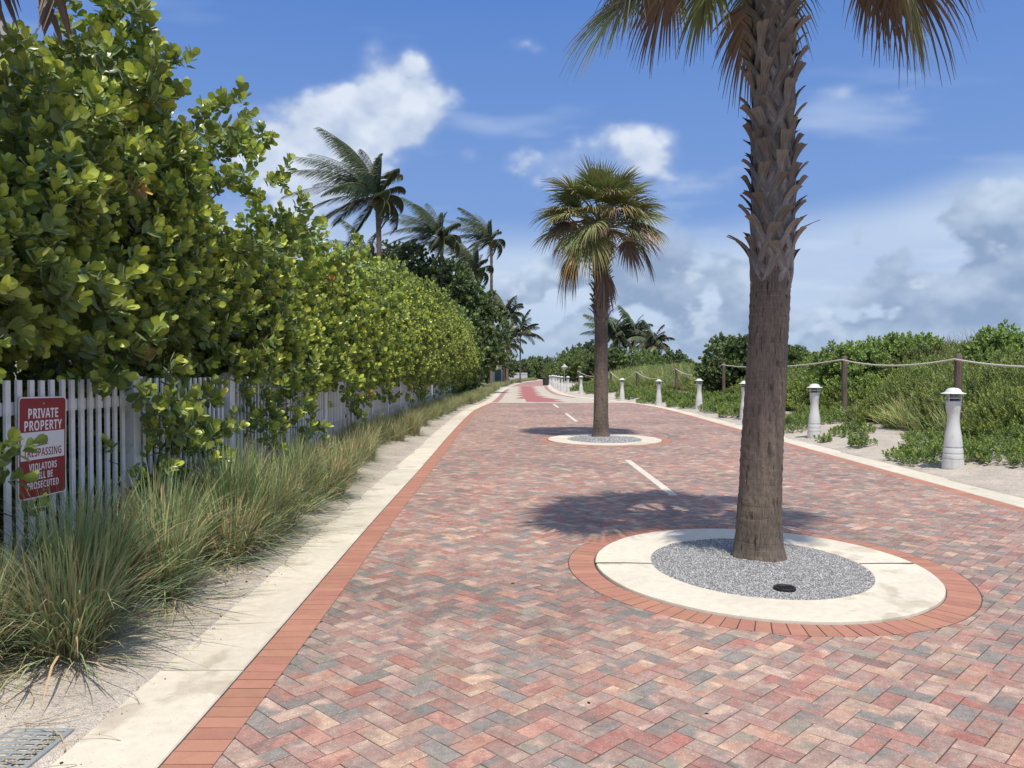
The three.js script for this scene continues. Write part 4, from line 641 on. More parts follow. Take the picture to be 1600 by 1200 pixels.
farTrees.forEach(([label, x, d, r, h], i) => leafyTree('far_tree', label, 'tree', x, d, [[0, h * 0.55, 0, r, h * 0.40, 22], [r * 0.5, h * 0.3, 0.3, r * 0.8, h * 0.3, 12], [-r * 0.5, h * 0.3, 0, r * 0.8, h * 0.3, 12]], { seed: 70 + i, size: 2.0, blob: 0.75, per: 26, lo: 0.7, hi: 1.3, group: 'trees round the far bend', geos: i % 3 === 2 ? broadSprigs : grapeSprigs, trunk: 0.12 }));
// ---------------------------------------------------------------- picket fence and sign
{
  const FX = -3.15, t = thing('picket_fence', 'white picket fence half hidden by leaves and grass', 'fence', FX, 0, -4.2), R = rng(31), step = 0.118;
  const pk = [0, 1, 2].map((k) => box(0.018, 1.44, 0.047 + 0.0015 * k, 0, 0.76, 0, 0.003)), posts = [], len = 36.2;
  for (let d = 0; d <= len; d += 2.15) posts.push(d);
  let n = 0;
  for (let d = 0.09; d < len && n < 300; d += step) { if (posts.some((p) => Math.abs(p - d) < 0.085)) continue; const p = mesh('picket', pk[n % 3], M.white, t); p.position.set(0.022 + (R() - 0.5) * 0.003, (R() - 0.5) * 0.006, -d + (R() - 0.5) * 0.004); p.rotation.x = (R() - 0.5) * 0.008; n++; }
  const post = box(0.115, 1.50, 0.115, 0, 0.73, 0, 0.006), cap = new THREE.CylinderGeometry(0.028, 0.099, 0.045, 4, 1).rotateY(Math.PI / 4).translate(0, 1.509, 0), capPlate = box(0.145, 0.02, 0.145, 0, 1.488, 0, 0.003);
  for (const d of posts) { const p = mesh('post', post, M.white, t); p.position.z = -d; mesh('cap', merge([cap, capPlate]), M.white, p); }
  for (let i = 0; i < posts.length - 1; i++) for (const y of [0.30, 1.30]) { const r = mesh('rail', box(0.035, 0.085, 2.03, 0, 0, 0, 0.004), M.white, t); r.position.set(-0.012, y, -(posts[i] + posts[i + 1]) / 2); }
  // sign: aluminium plate with rounded corners, printed face
  const W = 0.52, H = 0.66, rr = 0.035, sh = new THREE.Shape(), a = W / 2, b = H / 2; sh.moveTo(-a + rr, -b); sh.lineTo(a - rr, -b); sh.quadraticCurveTo(a, -b, a, -b + rr); sh.lineTo(a, b - rr); sh.quadraticCurveTo(a, b, a - rr, b); sh.lineTo(-a + rr, b); sh.quadraticCurveTo(-a, b, -a, b - rr); sh.lineTo(-a, -b + rr); sh.quadraticCurveTo(-a, -b, -a + rr, -b);
  const cv = document.createElement('canvas'); cv.width = 800; cv.height = 1016; const c = cv.getContext('2d');
  c.fillStyle = '#e9e6e2'; c.fillRect(0, 0, 800, 1016);
  const rrect = (x, y, w, h, r) => { c.beginPath(); c.moveTo(x + r, y); c.lineTo(x + w - r, y); c.quadraticCurveTo(x + w, y, x + w, y + r); c.lineTo(x + w, y + h - r); c.quadraticCurveTo(x + w, y + h, x + w - r, y + h); c.lineTo(x + r, y + h); c.quadraticCurveTo(x, y + h, x, y + h - r); c.lineTo(x, y + r); c.quadraticCurveTo(x, y, x + r, y); c.closePath(); };
  c.fillStyle = '#8f1023'; rrect(14, 14, 772, 988, 46); c.fill();
  c.fillStyle = '#e9e6e2'; c.fillRect(36, 352, 728, 278);
  const word = (s, y, size, w, col) => { c.save(); c.fillStyle = col; c.font = 'bold ' + size + 'px sans-serif'; c.textAlign = 'center'; c.textBaseline = 'middle'; const m = c.measureText(s).width; c.translate(400, y); c.scale(w / m, 1); c.fillText(s, 0, 0); c.restore(); };
  word('PRIVATE', 168, 138, 520, '#f0edea'); word('PROPERTY', 290, 138, 640, '#f0edea'); word('NO', 440, 112, 160, '#8f1023'); word('TRESPASSING', 560, 112, 640, '#8f1023'); word('VIOLATORS', 704, 98, 470, '#f0edea'); word('WILL BE', 796, 98, 330, '#f0edea'); word('PROSECUTED', 888, 98, 540, '#f0edea');
  const ct = new THREE.CanvasTexture(cv); ct.colorSpace = THREE.SRGBColorSpace; ct.magFilter = THREE.LinearFilter;
  const plate = new THREE.ExtrudeGeometry(sh, { depth: 0.002, bevelEnabled: false }), face = new THREE.ShapeGeometry(sh, 8), P = face.attributes.position, U = face.attributes.uv; for (let i = 0; i < P.count; i++) U.setXY(i, (P.getX(i) + a) / W, (P.getY(i) + b) / H);
  const s = thing('warning_sign', 'red and white private property warning sign on the picket fence', 'sign', -3.105, 1.04, -5.09);
  s.rotation.set(0, Math.PI / 2, 0); s.rotateZ(-0.02); s.rotateX(0.0);
  mesh('plate', plate, M.metal, s); const f = mesh('printed_face', face, mat({ map: ct, roughness: 0.45 }), s); f.position.z = 0.0035;
  for (const y of [0.285, -0.285]) { const sc = mesh('screw', new THREE.SphereGeometry(0.008, 10, 6).scale(1, 1, 0.5), M.metal, s); sc.position.set(0, y, 0.004); }
  // second stretch of fence far up the path
  const far = thing('picket_fence', 'short far white picket fence near the bend', 'fence', 0, 0, 0), fp = box(0.03, 1.45, 0.10, 0, 0.76, 0); let k = 0;
  for (let d = 116; d < 152; d += 0.30) { const x = LX(d) - 2.3, m = mesh('picket', fp, M.white, far); m.position.set(x, 0, -d); m.scale.z = 1.5; m.rotation.y = -Math.atan((LX(d + 1) - LX(d))); if (++k > 140) break; }
  const rp = []; for (let d = 116; d <= 152; d += 4) rp.push(V(LX(d) - 2.3, 1.3, -d)); mesh('rail', tube(rp, 0.04, 0.04, 20, 5), M.white, far); mesh('rail', tube(rp.map((v) => v.clone().setY(0.3)), 0.04, 0.04, 20, 5), M.white, far);
}
// ---------------------------------------------------------------- bollards
{
  const v2 = (l) => l.map(([r, y]) => new THREE.Vector2(r, y));
  const bodyPts = [[0.001, -0.05], [0.154, -0.05], [0.154, 0.0], [0.150, 0.124]]; const groove = (y, r) => bodyPts.push([r, y - 0.006], [r - 0.009, y - 0.004], [r - 0.009, y + 0.004], [r - 0.001, y + 0.006]);
  groove(0.132, 0.149); groove(0.216, 0.142); groove(0.306, 0.133);
  for (let i = 0; i <= 14; i++) { const s = i / 14, y = lerp(0.33, 1.0, s); bodyPts.push([lerp(0.129, 0.084, sstep(0, 0.62, s)) + 0.022 * sstep(0.62, 1, s), y]); }
  bodyPts.push([0.108, 1.006], [0.108, 1.018], [0.07, 1.02], [0.001, 1.02]);
  const body = new THREE.LatheGeometry(v2(bodyPts), 36), lens = new THREE.LatheGeometry(v2([[0.06, 1.02], [0.075, 1.025], [0.075, 1.125], [0.06, 1.13]]), 24);
  const louvre = new THREE.LatheGeometry(v2([[0.078, 1.072], [0.078, 1.064], [0.124, 1.056], [0.128, 1.061], [0.126, 1.068], [0.078, 1.078]]), 32), louvre2 = new THREE.LatheGeometry(v2([[0.078, 1.098], [0.078, 1.092], [0.110, 1.088], [0.114, 1.092], [0.078, 1.103]]), 32);
  const cap = new THREE.LatheGeometry(v2([[0.07, 1.125], [0.14, 1.124], [0.176, 1.127], [0.178, 1.132], [0.150, 1.142], [0.118, 1.152], [0.110, 1.166], [0.097, 1.190], [0.068, 1.210], [0.034, 1.218], [0.0005, 1.22]]), 36);
  const strut = box(0.008, 0.115, 0.012, 0.116, 1.072, 0);
  const spots = [[6.77, 11.8], [6.88, 17.5], [7.28, 24.1], [7.44, 30.6], [6.79, 35.6], [5.95, 41.6], [4.71, 52.5], [4.18, 57.5], [4.08, 63], [4.2, 69], [4.32, 75], [4.46, 81], [4.65, 87], [4.85, 93], [5.0, 100], [5.25, 107]];
  const ord = ['nearest', 'second-nearest', 'third-nearest', 'fourth-nearest', 'fifth-nearest', 'sixth-nearest', 'seventh', 'eighth', 'ninth', 'tenth', 'eleventh', 'twelfth', 'thirteenth', 'fourteenth', 'fifteenth', 'sixteenth and farthest'];
  const where = ['beside the thickest rope post', 'just right of the nearest palm trunk', 'partly behind the nearest palm trunk', 'below the sea grape bush', 'in the low ground cover', 'right of the second palm trunk', 'left of the second palm trunk'];
  let proto = null;
  spots.forEach(([x, d], i) => {
    let t; const label = i < 7 ? `${ord[i]} pale grey bollard ${where[i]}` : `${ord[i]} bollard in the row curving away up the path`;
    if (!proto) { t = thing('bollard', label, 'bollard', x, 0, -d); mesh('body', body, M.bollard, t); mesh('lens', lens, M.darkGlass, t); mesh('louvre', louvre, M.bollard, t); mesh('louvre', louvre2, M.bollard, t); mesh('cap', cap, M.bollard, t); for (let k = 0; k < 4; k++) { const s = mesh('strut', strut, M.bollard, t); s.rotation.y = k * Math.PI / 2 + 0.5; } proto = t; }
    else { t = proto.clone(); t.name = numbered('bollard'); scene.add(t); t.userData = {}; tag(t, label, 'bollard'); }
    t.userData.group = 'bollards along the seaward kerb'; t.position.set(x, groundY(x, -d) - 0.012, -d); t.rotation.y = i * 1.3;
  });
}
// ---------------------------------------------------------------- rope fence
{
  const posts = [[8.6, 9.2, 1.9], [8.81, 15.2, 1.90], [8.9, 20.6, 1.98], [9.35, 34, 1.98], [9.2, 43, 1.85], [7.8, 48, 1.70], [7.1, 55, 1.7], [5.75, 66, 1.75]], sag = [0.18, 0.14, 0.16, 0.42, 0.5, 0.5, 0.4];
  const t = thing('rope_fence', 'timber posts strung with a sagging pale rope before the dune scrub', 'fence', 8.6, 0, -9.2), R = rng(41), tops = [];
  posts.forEach(([x, d, top], i) => {
    const y0 = groundY(x, -d) - 0.25, h = top - y0, g = sheet(14, 10, (u, v) => { const a = u * Math.PI * 2, r = v > 0.999 ? 0.001 : 0.072 + 0.006 * (vnoise(Math.cos(a) * 3, v * 5, Math.sin(a) * 3 + i) - 0.5); return [r * Math.cos(a), Math.min(1, v * 1.1) * h, r * Math.sin(a)]; }, (u, v) => [u, v * h]);
    const p = mesh('post', g, M.wood, t); p.position.set(x - 8.6, y0, -(d - 9.2)); p.rotation.z = (R() - 0.5) * 0.04; tops.push(V(x - 8.6 - 0.075, top - 0.11, -(d - 9.2)));
  });
  for (let i = 0; i < tops.length - 1; i++) { const a = tops[i], b = tops[i + 1], pts = []; for (let k = 0; k <= 14; k++) { const s = k / 14, p = a.clone().lerp(b, s); p.y -= sag[i] * 4 * s * (1 - s); pts.push(p); } mesh('rope', tube(pts, 0.020, 0.020, 40, 7), M.rope, t); }
}
// ---------------------------------------------------------------- grass along the fence
const grassMat = leafMat({ clearcoat: 0.05, transmission: 0.25, roughness: 0.9 });
function tuft(R, n, h, spread, dry, lean = 0) {
  const P = [], U = [], C = [], I = [];
  for (let k = 0; k < n; k++) {
    const a = R() * 6.283, r0 = Math.sqrt(R()) * 0.17, L = h * (0.35 + R() * 0.85), out = spread * (0.06 + 1.0 * Math.pow(R(), 1.6)), az = a + (R() - 0.5) * 2.2, w = 0.0028 + R() * R() * 0.0054, base = P.length / 3, brown = R() < dry, col = brown ? [0.40 + R() * 0.12, 0.31 + R() * 0.08, 0.165] : R() < 0.38 ? [0.31, 0.35, 0.13] : [0.165 + R() * 0.06, 0.240 + R() * 0.07, 0.110];
    const b = 0.75 + R() * 0.5, S = 5, sx = -Math.sin(az), sz = Math.cos(az); let x = Math.cos(a) * r0, y = -0.02, z = Math.sin(a) * r0, th = 1.5 - out * 0.25; if (k % 5 === 0) th = 0.15 + R() * 0.8;
    for (let i = 0; i <= S; i++) { const s = i / S, ww = w * (s < 0.6 ? 1 : lerp(1, 0.1, (s - 0.6) / 0.4)); P.push(x - sx * ww, y, z - sz * ww, x + sx * ww, y, z + sz * ww); U.push(0, s, 1, s); const straw = sstep(0.35, 0.0, s) * (0.35 + 0.4 * dry), cc = col.map((q, j) => lerp(q, [0.26, 0.185, 0.10][j], straw) * b); C.push(...cc, ...cc); if (i) { const o = base + (i - 1) * 2; I.push(o, o + 1, o + 3, o, o + 3, o + 2); } x += Math.cos(az) * Math.cos(th) * L / S + lean * s * 0.03; z += Math.sin(az) * Math.cos(th) * L / S; y += Math.sin(th) * L / S; th -= out * (0.35 + s * 0.9) * 0.62; }
  }
  for (let i = 1; i < P.length; i += 3) P[i] = Math.max(P[i], 0.004);
  const g = new THREE.BufferGeometry(); g.setAttribute('position', new THREE.Float32BufferAttribute(P, 3)); g.setAttribute('uv', new THREE.Float32BufferAttribute(U, 2)); g.setAttribute('color', new THREE.Float32BufferAttribute(C, 3)); g.setIndex(I); g.computeVertexNormals(); return g;
}
{
  const R = rng(55), kinds = [tuft(R, 850, 0.80, 0.75, 0.12, 0.2), tuft(R, 850, 0.76, 0.95, 0.24, 0.3), tuft(R, 800, 0.68, 1.1, 0.40, 0.3), tuft(R, 850, 0.88, 0.7, 0.08, 0.2)];
  const far = [0, 1, 2].map((k) => tuft(R, 330, 0.60, 0.9, [0.10, 0.22, 0.40][k], 0.2));
  const near = [[-2.78, 3.75, 2, 0.85, 'low yellowish grass clump cut by the left edge of the photo, by the drain'], [-2.62, 4.55, 3, 1.0, 'upright blue-green grass clump below the warning sign'], [-2.40, 5.15, 1, 0.92, 'grass clump with straw base, second along from the sign'], [-2.68, 5.75, 0, 1.0, 'tall grass clump against the pickets right of the sign'], [-2.36, 6.15, 2, 0.9, 'browning grass clump leaning over the sand by a kerb joint'], [-2.62, 6.9, 3, 1.05, 'tall arching grass clump under the leaves that come through the fence'], [-2.34, 7.35, 1, 0.95, 'bushy grass clump fifth along the kerb'], [-2.42, 8.4, 0, 1.0, 'dark green grass clump below the capped fence post'], [-2.30, 9.3, 2, 0.95, 'straw coloured grass clump spilling to the kerb'], [-2.75, 9.2, 0, 1.0, 'grass clump close against the fence behind the straw coloured one'], [-2.72, 7.9, 1, 1.0, 'grass clump between fence and kerb left of the capped post'], [-2.42, 4.05, 1, 0.85, 'arching grass clump nearest the drain grate, between sign and kerb'], [-2.95, 4.2, 2, 0.95, 'straw tipped grass clump against the pickets under the sign'], [-2.78, 5.1, 1, 0.9, 'shaggy grass clump in front of the pickets just past the sign'], [-2.95, 6.35, 2, 0.9, 'dry grass clump tight against the pickets'], [-2.34, 6.75, 0, 0.85, 'green grass clump near the kerb before the bushy one']];
  for (const [x0, d, k, s, label] of near) { const x = x0 + 0.07; const t = thing('grass_clump', label, 'grass', x, groundY(x, -d) - 0.01, -d, 'grass clumps along the picket fence'); const m = mesh('blades', kinds[k], grassMat, t, 'stuff'); m.rotation.y = R() * 6.28; m.scale.set(s * (0.92 + R() * 0.2), s * 0.93, s * (0.92 + R() * 0.2)); }
  const t = thing('grass', 'long row of mixed green and straw grass along the fence', 'grass', 0, 0, 0, null, 'stuff'), ms = [[], [], []], cs = [[], [], []];
  for (let d = 9.9; d < 150; d += d < 45 ? 0.34 : 0.6) { const row = R(), wob = 0.25 * (vnoise(d * 0.6, 3, 3) - 0.5); const x = LX(d) - KERB - (d > 24 ? 0.36 : 0.50) - row * (d > 26 ? 0.55 : 0.62) + wob, g = Math.floor(clamp(vnoise(d * 0.45, 7, 1) * 1.3 + (R() - 0.5) * 0.9, 0, 0.99) * 3), s = 0.8 + R() * 0.3, b = 0.85 + R() * 0.35; ms[g].push(new THREE.Matrix4().compose(V(x, groundY(x, -d) - 0.01, -d), new THREE.Quaternion().setFromAxisAngle(UPV, R() * 6.28), V(s * 1.1, s * 0.95, s * 1.1))); cs[g].push(lin(b, b, b)); }
  far.forEach((g, k) => copies('tufts', g, grassMat, ms[k], cs[k], t));
}
// ---------------------------------------------------------------- dune scrub and ground cover on the sea side
{
  const R = rng(66), t = thing('dune_scrub', 'dense green dune scrub behind the rope', 'scrub', 0, 0, 0, null, 'stuff');
  const S = spline([[2.5, 0.25], [3.0, 0.85], [3.6, 1.25], [4.6, 1.65], [6, 2.0], [8, 2.22], [11, 2.3], [16, 2.2]]);
  const kinds = [scrubSprigs[0], scrubSprigs[1], broadSprigs[0], broadSprigs[1], tuft(rng(67), 46, 0.75, 0.8, 0.10)], sets = kinds.map(() => [[], []]);
  for (let k = 0; k < 110000; k++) {
    const d = 4.5 + 90 * Math.pow(R(), 1.6), o = 2.35 + 13 * Math.pow(R(), 1.7), x = RX(d) + KERB + o; if (x / d > 0.80 || x / d < 0.0) continue;
    const edge = (fbm(x * 0.9, 8, d * 0.9, 3) - 0.5) * 1.1, oo = o + edge - 1.7 * sstep(34, 42, d); if (oo < 2.4) continue;
    const bump = (fbm(x * 1.1, 2, d * 1.1, 3) - 0.5) * 0.75 + (fbm(x * 0.35, 4, d * 0.35, 2) - 0.5) * 0.55, far = 1 - 0.22 * sstep(26, 40, d), top = (S(clamp(oo, 2.5, 16)) + bump * sstep(2.5, 4.5, oo)) * far, g0 = groundY(x, -d), y = lerp(Math.max(g0 + 0.02, top - 0.75), top, Math.pow(R(), 0.6));
    const kind = fbm(x * 0.55 + 9, 6, d * 0.55, 3), gi = kind > 0.58 ? 2 + (R() < 0.5 ? 0 : 1) : (kind < 0.33 || (d > 34 && R() < 0.05)) && R() < 0.05 ? 4 : R() < 0.5 ? 0 : 1;
    const dir = V(-0.45 * sstep(6, 2.4, oo) + (R() - 0.5) * 0.9, 1, (R() - 0.5) * 0.9).normalize(), b = 0.9 + R() * 0.6, ye = R() < 0.3 ? 0.35 : 0;
    sets[gi][0].push(place(x, gi === 4 ? Math.max(g0, y - 0.4) : y, -d, dir, R() * 6.28, (0.8 + R() * 0.6) * (d > 40 ? 1.5 : 1.0) * (gi === 4 ? 0.9 : 1.05))); sets[gi][1].push(lin(b * (1 + ye), b * (1 + ye * 0.5), b));
  }
  sets.forEach(([m, c], i) => { if (m.length) copies(i === 4 ? 'tall_grass' : 'shrub_sprigs', kinds[i], i === 4 ? grassMat : glossMat, m, c, t); });
  // bare woody stems under the scrub edge
  const st = []; for (let k = 0; k < 420; k++) { const d = 7 + R() * 32, o = 2.7 + R() * 1.2, x = RX(d) + KERB + o, y = groundY(x, -d); if (x / d > 0.75) continue; st.push(tube([V(x, y - 0.02, -d), V(x - 0.1 + R() * 0.2, y + 0.2, -d + (R() - 0.5) * 0.3), V(x - 0.35 + R() * 0.4, y + 0.35 + R() * 0.4, -d + (R() - 0.5) * 0.5)], 0.008, 0.003, 4, 4)); } mesh('stems', merge(st), M.branch, t, 'stuff');
  // dry stalks against the sky
  const dk = []; for (let k = 0; k < 150; k++) { const q = R(), d = 20 + R() * 7, x = (q < 0.8 ? lerp(0.47, 0.62, R()) : lerp(0.62, 0.70, R())) * d, y = S(clamp(x - RX(d) - KERB, 2.5, 16)), h = 0.25 + R() * 0.5, a = R() * 6.28, tip = V(x + Math.cos(a) * h * 0.3, y + h, -d + Math.sin(a) * h * 0.3); dk.push(tube([V(x, y - 0.6, -d), V(x, y + h * 0.3, -d), tip], 0.006, 0.002, 4, 4)); for (let b = 0; b < 3; b++) { const s = V(x, y + h * (0.3 + b * 0.2), -d); dk.push(tube([s, s.clone().add(V((R() - 0.5) * 0.15, 0.10, 0)), s.clone().add(V((R() - 0.5) * 0.3, 0.22, (R() - 0.5) * 0.2))], 0.003, 0.0015, 3, 3)); } } mesh('dry_stalks', merge(dk), deadPetioleMat, t, 'stuff');
  // taller shrubs on the crest
  const crest = [['tall bright shrub on the dune crest just right of the nearest palm trunk', 10.3, 23.5, 1.0, 1.95], ['bright pointed shrub on the dune crest, between two rope posts', 12.2, 24.0, 1.1, 1.75], ['leafy pointed shrub right of the thickest rope post', 12.0, 19.2, 0.45, 1.45], ['rounded shrub at the far right edge of the photo on the dune', 12.6, 18.6, 0.5, 1.15]];
  crest.forEach(([label, x, d, r, h], i) => leafyTree('dune_shrub', label, 'shrub', x, d, [[0, h * 0.55, 0, r, h * 0.34, 16], [0.2, h * 0.8, 0, r * 0.5, h * 0.25, 8]], { seed: 130 + i, geos: broadSprigs, size: 1.25, blob: 0.3, per: 44, lo: 1.0, hi: 1.6, group: 'shrubs on the dune crest', trunk: 0.05 }));
  // low plants on the sand
  const low = [['low leafy ground-cover patch just left of the nearest bollard', 6.95, 12.75, 0.62, 0.20], ['wide ground-cover patch right of the nearest bollard', 7.75, 11.9, 0.75, 0.24], ['small plant on the sand between the two nearest bollards', 6.88, 15.1, 0.24, 0.17], ['flat plant behind the small one on bare sand', 7.5, 17.0, 0.45, 0.2], ['ground-cover patch left of the second-nearest bollard', 7.15, 19.6, 0.6, 0.3], ['thick ground cover by the third-nearest bollard', 7.75, 25.5, 0.8, 0.36], ['wide ground cover between third and fourth bollard', 8.0, 28.4, 1.0, 0.42], ['ground cover behind the fourth-nearest bollard', 8.1, 32.0, 1.0, 0.42], ['ground cover left of the fourth-nearest bollard', 7.65, 34.2, 0.9, 0.4], ['ground cover behind the fifth-nearest bollard', 7.5, 38.0, 1.1, 0.45], ['ground cover right of the second palm trunk', 6.9, 43.0, 1.1, 0.5], ['ground cover seen just left of the second palm trunk', 6.0, 51.0, 1.2, 0.5], ['ground cover behind the eighth bollard from the camera', 5.6, 58.0, 1.2, 0.5], ['leafy low mound under the sea grape bush', 8.9, 27.2, 0.9, 0.55], ['low sprawling plant at the right edge of the photo', 9.0, 13.2, 0.8, 0.3], ['thin plant at the foot of the scrub behind the nearest bollard', 8.0, 14.4, 0.55, 0.2], ['leafy patch at the foot of the scrub left of the second-nearest bollard', 8.2, 20.6, 0.8, 0.3], ['small weed close to the kerb before the second-nearest bollard', 6.75, 16.6, 0.16, 0.1]];
  low.forEach(([label, x, d, r, h], i) => {
    const g = thing('ground_cover', label, 'plant', x, groundY(x, -d), -d, 'ground cover plants on the sand'), Q = rng(170 + i), ss = [[[], []], [[], []]], n = Math.round(420 * r * r + 60 * r) * (d > 22 ? 0.8 : 1.1);
    for (let k = 0; k < n; k++) { const a = Q() * 6.283, w = Math.sqrt(Q()), f = r * w * (0.75 + 0.5 * vnoise(Math.cos(a) * 2, i, Math.sin(a) * 2)), px = Math.cos(a) * f, pz = Math.sin(a) * f * 1.5, y = groundY(x + px, -d + pz) - g.position.y + h * (1 - w * w * 0.8) * Q(), s = Math.floor(Q() * 2), b = 0.85 + Q() * 0.6, ye = Q() < 0.2 ? 0.4 : 0; ss[s][0].push(place(px, y, pz, V((Q() - 0.5) * 1.3, 1, (Q() - 0.5) * 1.3).normalize(), Q() * 6.28, (0.55 + Q() * 0.4) * (d > 22 ? 1.3 : 0.85))); ss[s][1].push(lin(b * (1 + ye), b * (1 + 0.5 * ye), b)); }
    ss.forEach(([m, c], k) => copies('leaves', broadSprigs[k], glossMat, m, c, g));
  });
}
// ---------------------------------------------------------------- small things
{ // drain grate set in the sand against the kerb
  const t = thing('drain_grate', 'grey slotted drain grate in the sand against the kerb', 'drain grate', -1.995, 0.002, -3.05), W = 0.27, L = 0.40;
  mesh('pit', box(W - 0.01, 0.02, L - 0.01, 0, -0.06, 0), M.black, t);
  const fr = []; for (const s of [-1, 1]) { fr.push(box(0.022, 0.03, L, s * (W / 2 - 0.011), 0.002, 0, 0.003)); fr.push(box(W - 0.046, 0.03, 0.018, 0, 0.002, s * (L / 2 - 0.009), 0.003)); } mesh('frame', merge(fr), M.metal, t);
  for (let k = 0; k < 9; k++) { const b = mesh('bar', box(W - 0.046, 0.005, 0.017, 0, 0, 0, 0.0015), M.metal, t); b.position.set(0, 0.012, -L / 2 + 0.04 + k * 0.040); }
  for (let k = 0; k < 3; k++) { const b = mesh('cross_bar', box(0.014, 0.0045, L - 0.04, 0, 0, 0, 0.0015), M.metal, t); b.position.set(-0.055 + k * 0.055, 0.0105, 0); }
}
{ // litter bin by the far bollards
  const t = thing('litter_bin', 'dark litter bin beside the far end of the bollard row', 'bin', 4.05, 0, -92);
  mesh('drum', new THREE.LatheGeometry([[0.001, 0], [0.32, 0], [0.36, 0.05], [0.38, 0.78], [0.40, 0.80], [0.40, 0.84], [0.36, 0.84], [0.34, 0.1]].map(([r, y]) => new THREE.Vector2(r, y)), 24), mat({ color: lin(0.03, 0.045, 0.04), roughness: 0.6 }), t); mesh('rim', new THREE.TorusGeometry(0.39, 0.03, 8, 28).rotateX(Math.PI / 2).translate(0, 0.85, 0), M.black, t);
}
{ // pale lantern-shaped marker on a thin post
  const x = 6.0, d = 88, t = thing('marker_post', 'pale diamond-topped marker on a thin post among the far scrub', 'marker', x, groundY(x, -d) - 0.05, -d), h = 1.9 - t.position.y, m = mat({ color: lin(0.42, 0.47, 0.40), roughness: 0.7 });
  mesh('post', new THREE.CylinderGeometry(0.04, 0.04, h, 8).translate(0, h / 2, 0), m, t); mesh('head', new THREE.LatheGeometry([[0.02, h - 0.15], [0.22, h + 0.05], [0.44, h + 0.22], [0.40, h + 0.28], [0.16, h + 0.42], [0.10, h + 0.55], [0.001, h + 0.62]].map(([r, y]) => new THREE.Vector2(r, y)), 20), m, t);
}
{ // house behind the towering shrub: pale gable seen through the leaves
  const t = thing('house', 'pale house gable glimpsed through leaves in the top corner', 'house', -12.5, 0, -15), stucco = mat({ map: speckTex, color: lin(0.56, 0.50, 0.45), roughness: 0.9 }), trim = mat({ map: paintTex, color: lin(0.66, 0.62, 0.58), roughness: 0.7 });
  const s = new THREE.Shape(); s.moveTo(-3.4, 0); s.lineTo(3.4, 0); s.lineTo(3.4, 6.5); s.lineTo(0, 9.9); s.lineTo(-3.4, 6.5); s.closePath(); mesh('wall', new THREE.ExtrudeGeometry(s, { depth: 6, bevelEnabled: false }).translate(0, 0, -6), stucco, t);
  const rf = mesh('roof', merge([-1, 1].map((q) => box(5.6, 0.12, 6.9, 0, 0, 0).rotateZ(-q * Math.PI / 4).translate(q * 1.98, 8.15, -3))), mat({ map: speckTex, color: lin(0.30, 0.27, 0.25), roughness: 0.9 }), t);
  mesh('rake_board', merge([-1, 1].map((q) => box(5.66, 0.30, 0.06, 0, 0, 0).rotateZ(-q * Math.PI / 4).translate(q * 1.92, 7.94, 0.47))), trim, rf);
  for (const x of [-1.6, 1.6]) { const w = mesh('window', box(1.2, 1.5, 0.06, x, 3.2, 0.03), M.darkGlass, t); mesh('frame', merge([box(1.4, 0.1, 0.1, x, 4.0, 0.05), box(1.4, 0.1, 0.1, x, 2.4, 0.05), box(0.1, 1.5, 0.1, x - 0.65, 3.2, 0.05), box(0.1, 1.5, 0.1, x + 0.65, 3.2, 0.05)]), trim, w); }
}
{ // hut and gate by the bend
  const t = thing('hut', 'small pale grey hut behind the sea grape tree', 'hut', -2.0, 0, -100), st = mat({ map: speckTex, color: lin(0.50, 0.50, 0.48), roughness: 0.9 });
  mesh('wall', box(1.6, 2.9, 2.2, 0, 1.45, 0), st, t); mesh('roof', new THREE.CylinderGeometry(0.15, 1.5, 0.8, 4, 1).rotateY(Math.PI / 4).translate(0, 3.3, 0), mat({ color: lin(0.40, 0.40, 0.39) }), t); mesh('door', box(0.8, 1.9, 0.06, 0.2, 0.95, 1.13), mat({ color: lin(0.05, 0.10, 0.10) }), t);
}
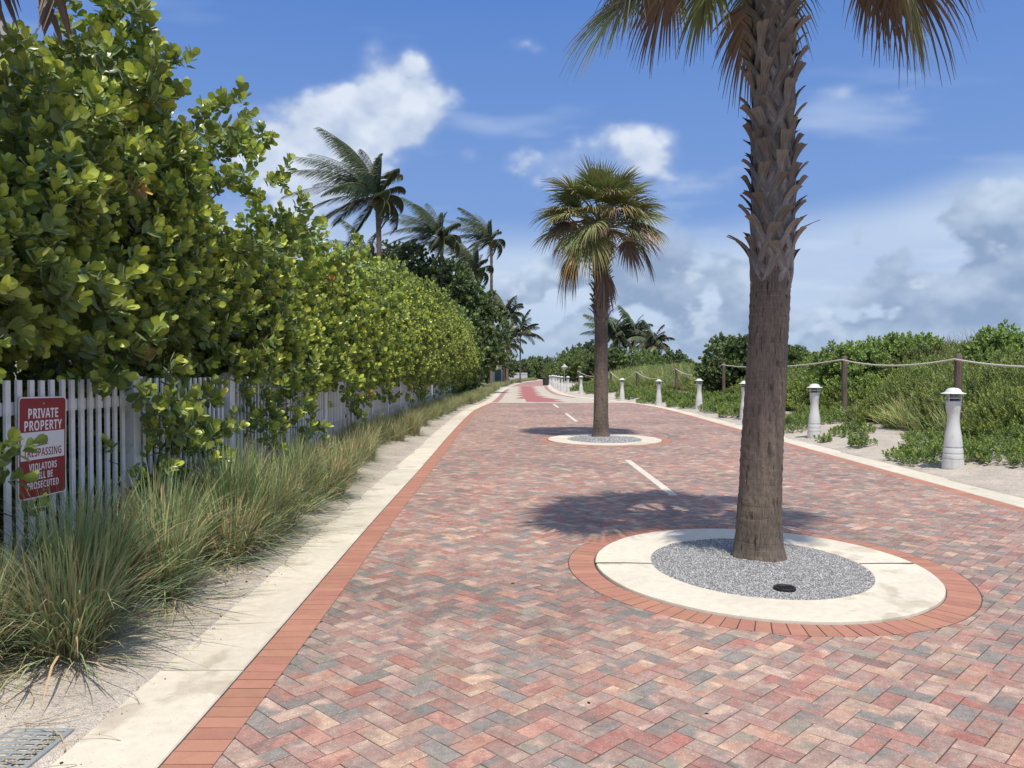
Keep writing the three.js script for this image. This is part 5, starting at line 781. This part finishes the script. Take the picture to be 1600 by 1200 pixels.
{ // crumbs, seeds and dry blades
  const R = rng(91), seed = new THREE.IcosahedronGeometry(1, 1), ms = [], cs = [];
  for (let k = 0; k < 1500; k++) { const left = R() < 0.55, d = 2.6 + 22 * Math.pow(R(), 1.8), x = left ? LX(d) - KERB + 0.15 - R() * 1.2 : RX(d) + KERB + R() * 2.6, s = 0.002 + R() * R() * R() * 0.009; ms.push(new THREE.Matrix4().compose(V(x, Math.max(groundY(x, -d), left && x > LX(d) - KERB ? 0.004 : -1) + s * 0.3, -d), new THREE.Quaternion().setFromEuler(new THREE.Euler(R() * 6, R() * 6, R() * 6)), V(s * 1.5, s * 0.6, s))); const b = R() < 0.4 ? 0.03 : 0.15 + R() * 0.3; cs.push(lin(b * 1.1, b * 0.9, b * 0.7)); }
  tag(copies('litter', seed, M.stone, ms, cs), 'crumbs and dark seeds scattered on the sand', 'litter', null, 'stuff');
  const blade = sheet(1, 6, (u, v) => [(u - 0.5) * 0.006 * (1 - v * 0.8), 0.02 * Math.sin(v * 3.1), v * 0.3 - 0.15 + 0.0], (u, v) => [u, v]); const P = blade.attributes.position; for (let i = 0; i < P.count; i++) P.setX(i, P.getX(i) + 0.05 * Math.pow(P.getZ(i) / 0.15, 2)); blade.computeVertexNormals();
  const m2 = [], c2 = []; for (let k = 0; k < 620; k++) { const left = R() < 0.7, d = 2.6 + 14 * Math.pow(R(), 1.4), x = left ? LX(d) - KERB - R() * 1.0 + 0.06 : RX(d) + KERB + 0.2 + R() * 2.5, q = new THREE.Quaternion().setFromEuler(new THREE.Euler((R() - 0.5) * 0.2, R() * 6.28, (R() - 0.5) * 0.2)), s = 0.5 + R() * 0.8; m2.push(new THREE.Matrix4().compose(V(x, Math.max(0.004, groundY(x, -d)) + 0.004, -d), q, V(s, s, s))); const b = 0.5 + R() * 0.6; c2.push(lin(0.42 * b, 0.31 * b, 0.17 * b)); }
  tag(copies('dry_blades', blade, mat({ roughness: 0.95, side: THREE.DoubleSide }), m2, c2), 'dry grass blades lying on the sand beside the kerbs', 'litter', null, 'stuff');
  const m3 = [], c3 = []; for (let k = 0; k < 16; k++) { const d = 2.9 + 15 * R() * R(), x = lerp(LX(d) + 0.1, RX(d) - 0.2, R()), s = 0.004 + R() * 0.006; m3.push(new THREE.Matrix4().compose(V(x, 0.003, -d), new THREE.Quaternion().setFromEuler(new THREE.Euler(0, R() * 6, 0)), V(s * 1.6, s * 0.25, s))); c3.push(lin(0.02, 0.017, 0.014)); }
  tag(copies('seed_specks', seed, M.stone, m3, c3), 'few dark seed specks lying on the pavers', 'litter', null, 'stuff');
}
renderer.render(scene, camera);
